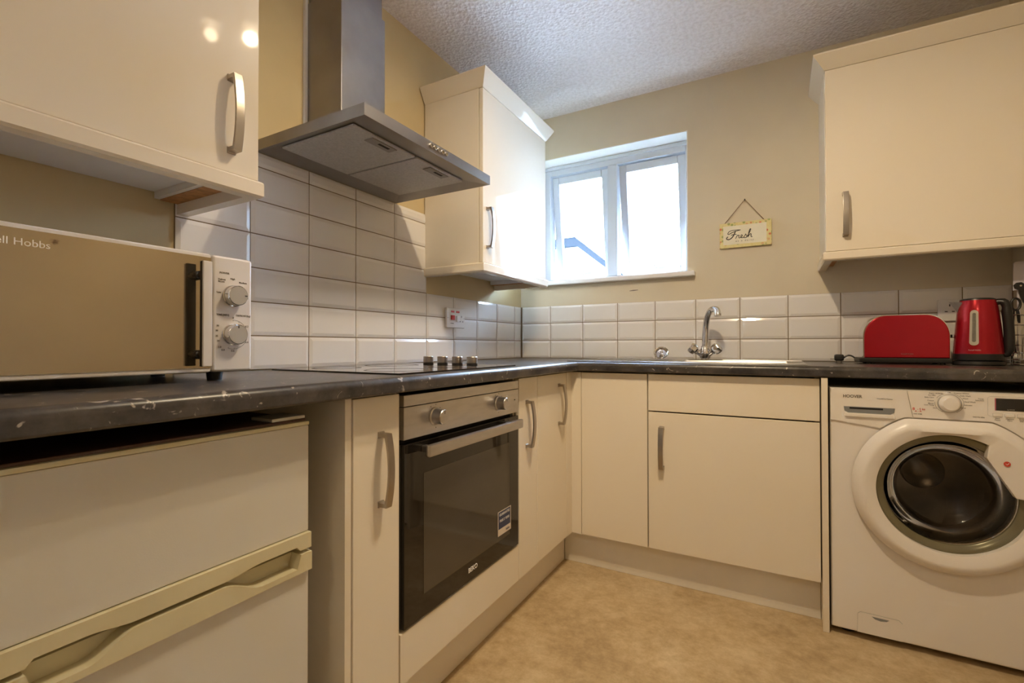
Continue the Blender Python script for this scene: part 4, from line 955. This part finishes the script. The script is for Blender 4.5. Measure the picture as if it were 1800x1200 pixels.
# ------------------------------------------------------------ wire utensil holder and what stands in it
ux, uy, ur = 2.121, -0.170, 0.0335
UR = thing('utensil_holder', 'round chrome wire utensil holder beside the kettle', 'utensil holder', (ux, uy, 0.910))
for z, r in ((0.913, ur), (0.930, ur), (0.954, ur), (0.982, ur), (1.018, ur), (1.054, ur), (1.090, ur + 0.001)):
    obj('wire_ring', tube(nb(), [(ux + r * math.cos(2 * PI * k / 32), uy + r * math.sin(2 * PI * k / 32), z) for k in range(33)], 0.0016, 6, cap=False), 'chrome', UR)
for k in range(4):
    a = 2 * PI * k / 4 + 0.5; obj('upright_wire', tube(nb(), [(ux + ur * math.cos(a), uy + ur * math.sin(a), 0.912), (ux + ur * math.cos(a), uy + ur * math.sin(a), 1.091)], 0.0018, 6), 'chrome', UR)
for k in range(3):
    o_ = (k - 1) * 0.02; c = math.sqrt(ur * ur - o_ * o_); obj('base_wire', tube(nb(), [(ux - c, uy + o_, 0.913), (ux + c, uy + o_, 0.913)], 0.0014, 6), 'chrome', UR)
# white slotted spatula
sp = thing('spatula', 'white plastic spatula standing upright in the wire holder', 'spatula', (ux + 0.012, uy + 0.012, 0.916))
b = nb(); prism(b, 'y', [(2.098, 1.180), (2.128, 1.180), (2.136, 1.279), (2.131, 1.285), (2.106, 1.284), (2.100, 1.278)], uy + 0.010, uy + 0.014, 0.001); obj('blade', b, 'spatula', sp)
obj('stem', tube(nb(), [(2.112, uy + 0.012, 0.918), (2.113, uy + 0.012, 1.182)], 0.0045, 8), 'spatula', sp)
# black-handled knife with two rivets
kn = thing('kitchen_knife', 'black riveted knife handle sticking out of the wire holder', 'knife', (ux, uy - 0.015, 0.916))
hpts = [(2.091, 1.196), (2.098, 1.205), (2.110, 1.206), (2.121, 1.197), (2.128, 1.178), (2.136, 1.150), (2.140, 1.128), (2.128, 1.118), (2.114, 1.135), (2.107, 1.158), (2.104, 1.178), (2.094, 1.184)]
obj('handle', prism(nb(), 'y', hpts, uy - 0.024, uy - 0.010, 0.003), 'black', kn)
for x, z in ((2.107, 1.193), (2.123, 1.150)): obj('rivet', lathe(nb(), [(0.0032, 0), (0.0032, 0.001), (0, 0.0014)], (x, uy - 0.024, z), (0, -1, 0), 12), 'chrome', kn)
obj('blade', prism(nb(), 'y', [(2.122, 1.128), (2.134, 1.126), (2.122, 0.918), (2.112, 0.935)], uy - 0.018, uy - 0.0165), 'chrome', kn, smooth=False)
# scissors
sc_ = thing('scissors', 'black-handled scissors hanging over the front of the wire holder', 'scissors', (ux - 0.02, uy - 0.03, 0.918))
b = nb(); lp = [(2.094 + 0.012 * math.sin(2 * PI * k / 24), uy - 0.028, 1.128 + 0.021 * math.cos(2 * PI * k / 24)) for k in range(25)]; tube(b, lp, 0.0038, 8, cap=False)
tube(b, [(2.098, uy - 0.028, 1.108), (2.101, uy - 0.028, 1.085), (2.102, uy - 0.028, 1.06)], [0.0042, 0.005, 0.004], 8)
obj('handle', b, 'black', sc_)
obj('blade', prism(nb(), 'y', [(2.097, 1.065), (2.106, 1.065), (2.108, 0.985), (2.105, 0.922), (2.100, 0.985)], uy - 0.030, uy - 0.0275), 'chrome', sc_, smooth=False)
# spoon
so = thing('serving_spoon', 'steel spoon with its bowl down inside the wire holder', 'spoon', (ux - 0.005, uy - 0.006, 0.916))
obj('stem', tube(nb(), [(2.099, uy - 0.006, 0.945), (2.093, uy - 0.006, 1.04), (2.096, uy - 0.004, 1.112)], [0.004, 0.003, 0.006], 8), 'chrome', so)
b = nb(); lathe(b, [(0, -0.022), (0.010, -0.016), (0.0145, 0.0), (0.012, 0.012), (0.005, 0.022), (0, 0.023)], (2.101, uy - 0.006, 0.939), n=20)
for v in b.verts: v.co.y = uy - 0.006 + (v.co.y - (uy - 0.006)) * 0.35
obj('bowl', b, 'chrome', so)
for o in (sp, kn, sc_, so): o.location.x += 0.009
sc_.location.y += 0.006

# ------------------------------------------------------------ sockets
CS = thing('cooker_switch', 'white cooker switch with red rocker and socket on the left tiles', 'socket', (0.01, -0.69, 1.068))
sy0_, sy1_, sz0_, sz1_ = -0.765, -0.619, 1.069, 1.163
obj('face_plate', box(nb(), 0.0022, 0.014, sy0_, sy1_, sz0_, sz1_, 0.003), 'socket', CS)
for y0 in (-0.733, -0.692): obj('neon', box(nb(), 0.014, 0.0155, y0, y0 + 0.026, 1.141, 1.150, 0.0006), 'redswitch', CS)
obj('cooker_rocker', box(nb(), 0.014, 0.021, -0.735, -0.709, 1.106, 1.128, 0.002), 'redswitch', CS, label='red rocker switch')
obj('socket_rocker', box(nb(), 0.014, 0.021, -0.693, -0.671, 1.098, 1.126, 0.002), 'white', CS)
b = nb()
for y, z, hw, hh in ((-0.648, 1.124, 0.002, 0.0045), (-0.659, 1.100, 0.0045, 0.002), (-0.637, 1.100, 0.0045, 0.002)): box(b, 0.014, 0.0144, y - hw, y + hw, z - hh, z + hh)
obj('pin_holes', b, 'ink', CS, smooth=False)
for y in (-0.757, -0.627): obj('screw', lathe(nb(), [(0.002, 0), (0.002, 0.0006), (0, 0.0008)], (0.014, y, 1.116), (1, 0, 0), 10), 'latch', CS)
label_text('switch_lettering', CS, 'COOKER', 0.006, 'x', -0.737, 1.088, 0.014, 'greyink')
DS = thing('double_socket', 'white double wall socket behind the red kettle', 'socket', (2.0, -0.01, 1.08))
obj('face_plate', box(nb(), 1.932, 2.078, -0.014, -0.0022, 1.080, 1.167, 0.003), 'socket', DS)
for x in (1.968, 2.042):
    b = nb()
    for dx, z, hw, hh in ((0, 1.143, 0.002, 0.0045), (-0.011, 1.118, 0.0045, 0.002), (0.011, 1.118, 0.0045, 0.002)): box(b, x + dx - hw, x + dx + hw, -0.0144, -0.014, z - hh, z + hh)
    obj('pin_holes', b, 'ink', DS, smooth=False)
    obj('rocker', box(nb(), x + 0.012, x + 0.024, -0.020, -0.014, 1.138, 1.158, 0.002), 'socket', DS)

# ------------------------------------------------------------ hanging sign
SG = thing('hanging_sign', 'small flowery sign reading Fresh as a daisy hanging beside the window', 'sign', (1.227, 0.0, 1.46))
obj('board', box(nb(), 1.1145, 1.3400, -0.008, -0.0008, 1.459, 1.581, 0.001), 'flowers', SG)
obj('panel', box(nb(), 1.131, 1.319, -0.0086, -0.008, 1.4745, 1.5655), 'paper', SG, smooth=False)
ST = thing('nail', 'small nail in the wall above the flowery sign', 'nail', (1.227, 0.0, 1.680))
obj('shank', tube(nb(), [(1.227, T, 1.684), (1.227, -0.012, 1.686)], 0.0016, 8), 'ink', ST); obj('head', lathe(nb(), [(0, 0), (0.003, 0), (0.003, 0.001), (0, 0.0012)], (1.227, -0.012, 1.686), (0, -1, 0.1), 10), 'ink', ST)
obj('string', tube(nb(), [(1.1375, -0.004, 1.5805), (1.227, -0.005, 1.688), (1.3085, -0.004, 1.5805)], 0.0016, 6), 'string', SG)
def stroke(bm, pts, r):
    P = [(x, -0.0087, z) for x, z in pts]; tube(bm, P, r, 6)
def curve2(*ps):
    out = []
    for a, c, d in ps: out += [(v.x, v.y) for v in [Vector((p.x, p.y, 0)) for p in bez((a[0], a[1], 0), (c[0], c[1], 0), (d[0], d[1], 0), 8)]]
    return out
sx_, sz_ = 1.146, 1.500; k_ = 0.001
def F(*ps): return [((sx_ + x * k_), (sz_ + z * k_)) for x, z in ps]
b = nb()
# F: swash top bar, stem with curl, short bar
stroke(b, F(*curve2(((8, 34), (2, 22), (14, 27)), ((14, 27), (26, 36), (62, 42)))), 0.0018)
stroke(b, F(*curve2(((8, 34), (14, 48), (62, 42)))), 0.0015)
stroke(b, F(*curve2(((40, 40), (30, 4), (10, 0)), ((10, 0), (-8, 2), (6, 14)))), 0.0024)
stroke(b, F(*curve2(((20, 20), (34, 24), (44, 22)))), 0.0018)
# r e s h
stroke(b, F(*curve2(((40, 2), (46, 14), (48, 18)), ((48, 18), (50, 16), (56, 17)), ((56, 17), (52, 2), (58, 3)))), 0.0016)
stroke(b, F(*curve2(((58, 3), (70, 8), (70, 15)), ((70, 15), (64, 22), (63, 9)), ((63, 9), (63, 0), (74, 4)))), 0.0016)
stroke(b, F(*curve2(((74, 4), (82, 12), (84, 20)), ((84, 20), (92, 6), (86, 2)), ((86, 2), (80, 0), (76, 4)))), 0.0016)
stroke(b, F(*curve2(((88, 4), (104, 28), (106, 42)), ((106, 42), (100, 46), (94, 4)), ((94, 4), (104, 24), (108, 16)), ((108, 16), (104, 0), (113, 5)))), 0.0018)
obj('script_lettering', b, 'ink', SG, smooth=False)
obj('small_lettering', text_bm('a s   a   d a i s y .', 0.0125, 'y', 1.186, 1.486, -0.0086, 'LEFT', 0.0005), 'greyink', SG, smooth=False)

# ------------------------------------------------------------ ceiling spotlights (just above the picture) and an added fill pair behind the camera
def ceiling_lamp(loc, spots, watts, label, group, aims=()):
    x, y = loc
    LT = thing('ceiling_spotlight', label, 'ceiling light', (x, y, H - 0.001), group)
    b = nb(); xs_ = [p[0] for p in spots]; ys_ = [p[1] for p in spots]
    lathe(b, [(0, 0), (0.055, 0), (0.055, -0.018), (0.045, -0.024), (0, -0.024)], (x, y, H - 0.0005), n=32); obj('rose', b, 'bulb_metal', LT)
    obj('bar', tube(nb(), [(spots[0][0], spots[0][1], H - 0.03), (spots[-1][0], spots[-1][1], H - 0.03)], 0.009, 10), 'bulb_metal', LT)
    for (sx, sy) in spots:
        h = obj('spot_head', lathe(nb(), [(0.010, -0.036), (0.014, -0.050), (0.030, -0.075), (0.036, -0.108), (0.034, -0.108), (0.028, -0.078), (0.010, -0.06)], (sx, sy, H), n=28), 'bulb_metal', LT)
        bu = obj('bulb', lathe(nb(), [(0.012, -0.064), (0.024, -0.082), (0.027, -0.100), (0.020, -0.113), (0, -0.118)], (sx, sy, H), n=24), 'bulb', h)
        ld_ = bpy.data.lights.new('bulb_light', 'POINT'); ld_.energy = watts; ld_.color = LAMP_COL; ld_.shadow_soft_size = 0.022
        lo_ = bpy.data.objects.new('bulb_light', ld_); C.objects.link(lo_); lo_.parent = LT; lo_.location = Vector((sx, sy, H - 0.150)) - LT.location
    for (sx, sy), (tgt, pw, size) in zip(spots, aims):
        sd_ = bpy.data.lights.new('spot_beam', 'SPOT'); sd_.energy = pw; sd_.color = LAMP_COL; sd_.shadow_soft_size = 0.022; sd_.spot_size = math.radians(size); sd_.spot_blend = 1.0
        so_ = bpy.data.objects.new('spot_beam', sd_); C.objects.link(so_); so_.parent = LT
        p_ = Vector((sx, sy, H - 0.150)); so_.location = p_ - LT.location
        so_.rotation_euler = (Vector(tgt) - p_).to_track_quat('-Z', 'Y').to_euler()
    return LT
ceiling_lamp((1.10, -1.48), [(1.05, -1.44), (1.16, -1.53)], LAMP_W, 'chrome twin spotlight on the ceiling above the middle of the kitchen', 'ceiling spotlights', (((0.0, -1.1, 0.6), HOB_SPOT_W, 120), ((1.7, -0.75, 0.1), SPOT_W, 155)))
ceiling_lamp((1.15, -3.35), [(1.05, -3.30), (1.25, -3.40)], REAR_FILL_W, 'added fill light built as a chrome twin spotlight near the door', 'ceiling spotlights')  # unseen lamps added only to fill the room with light
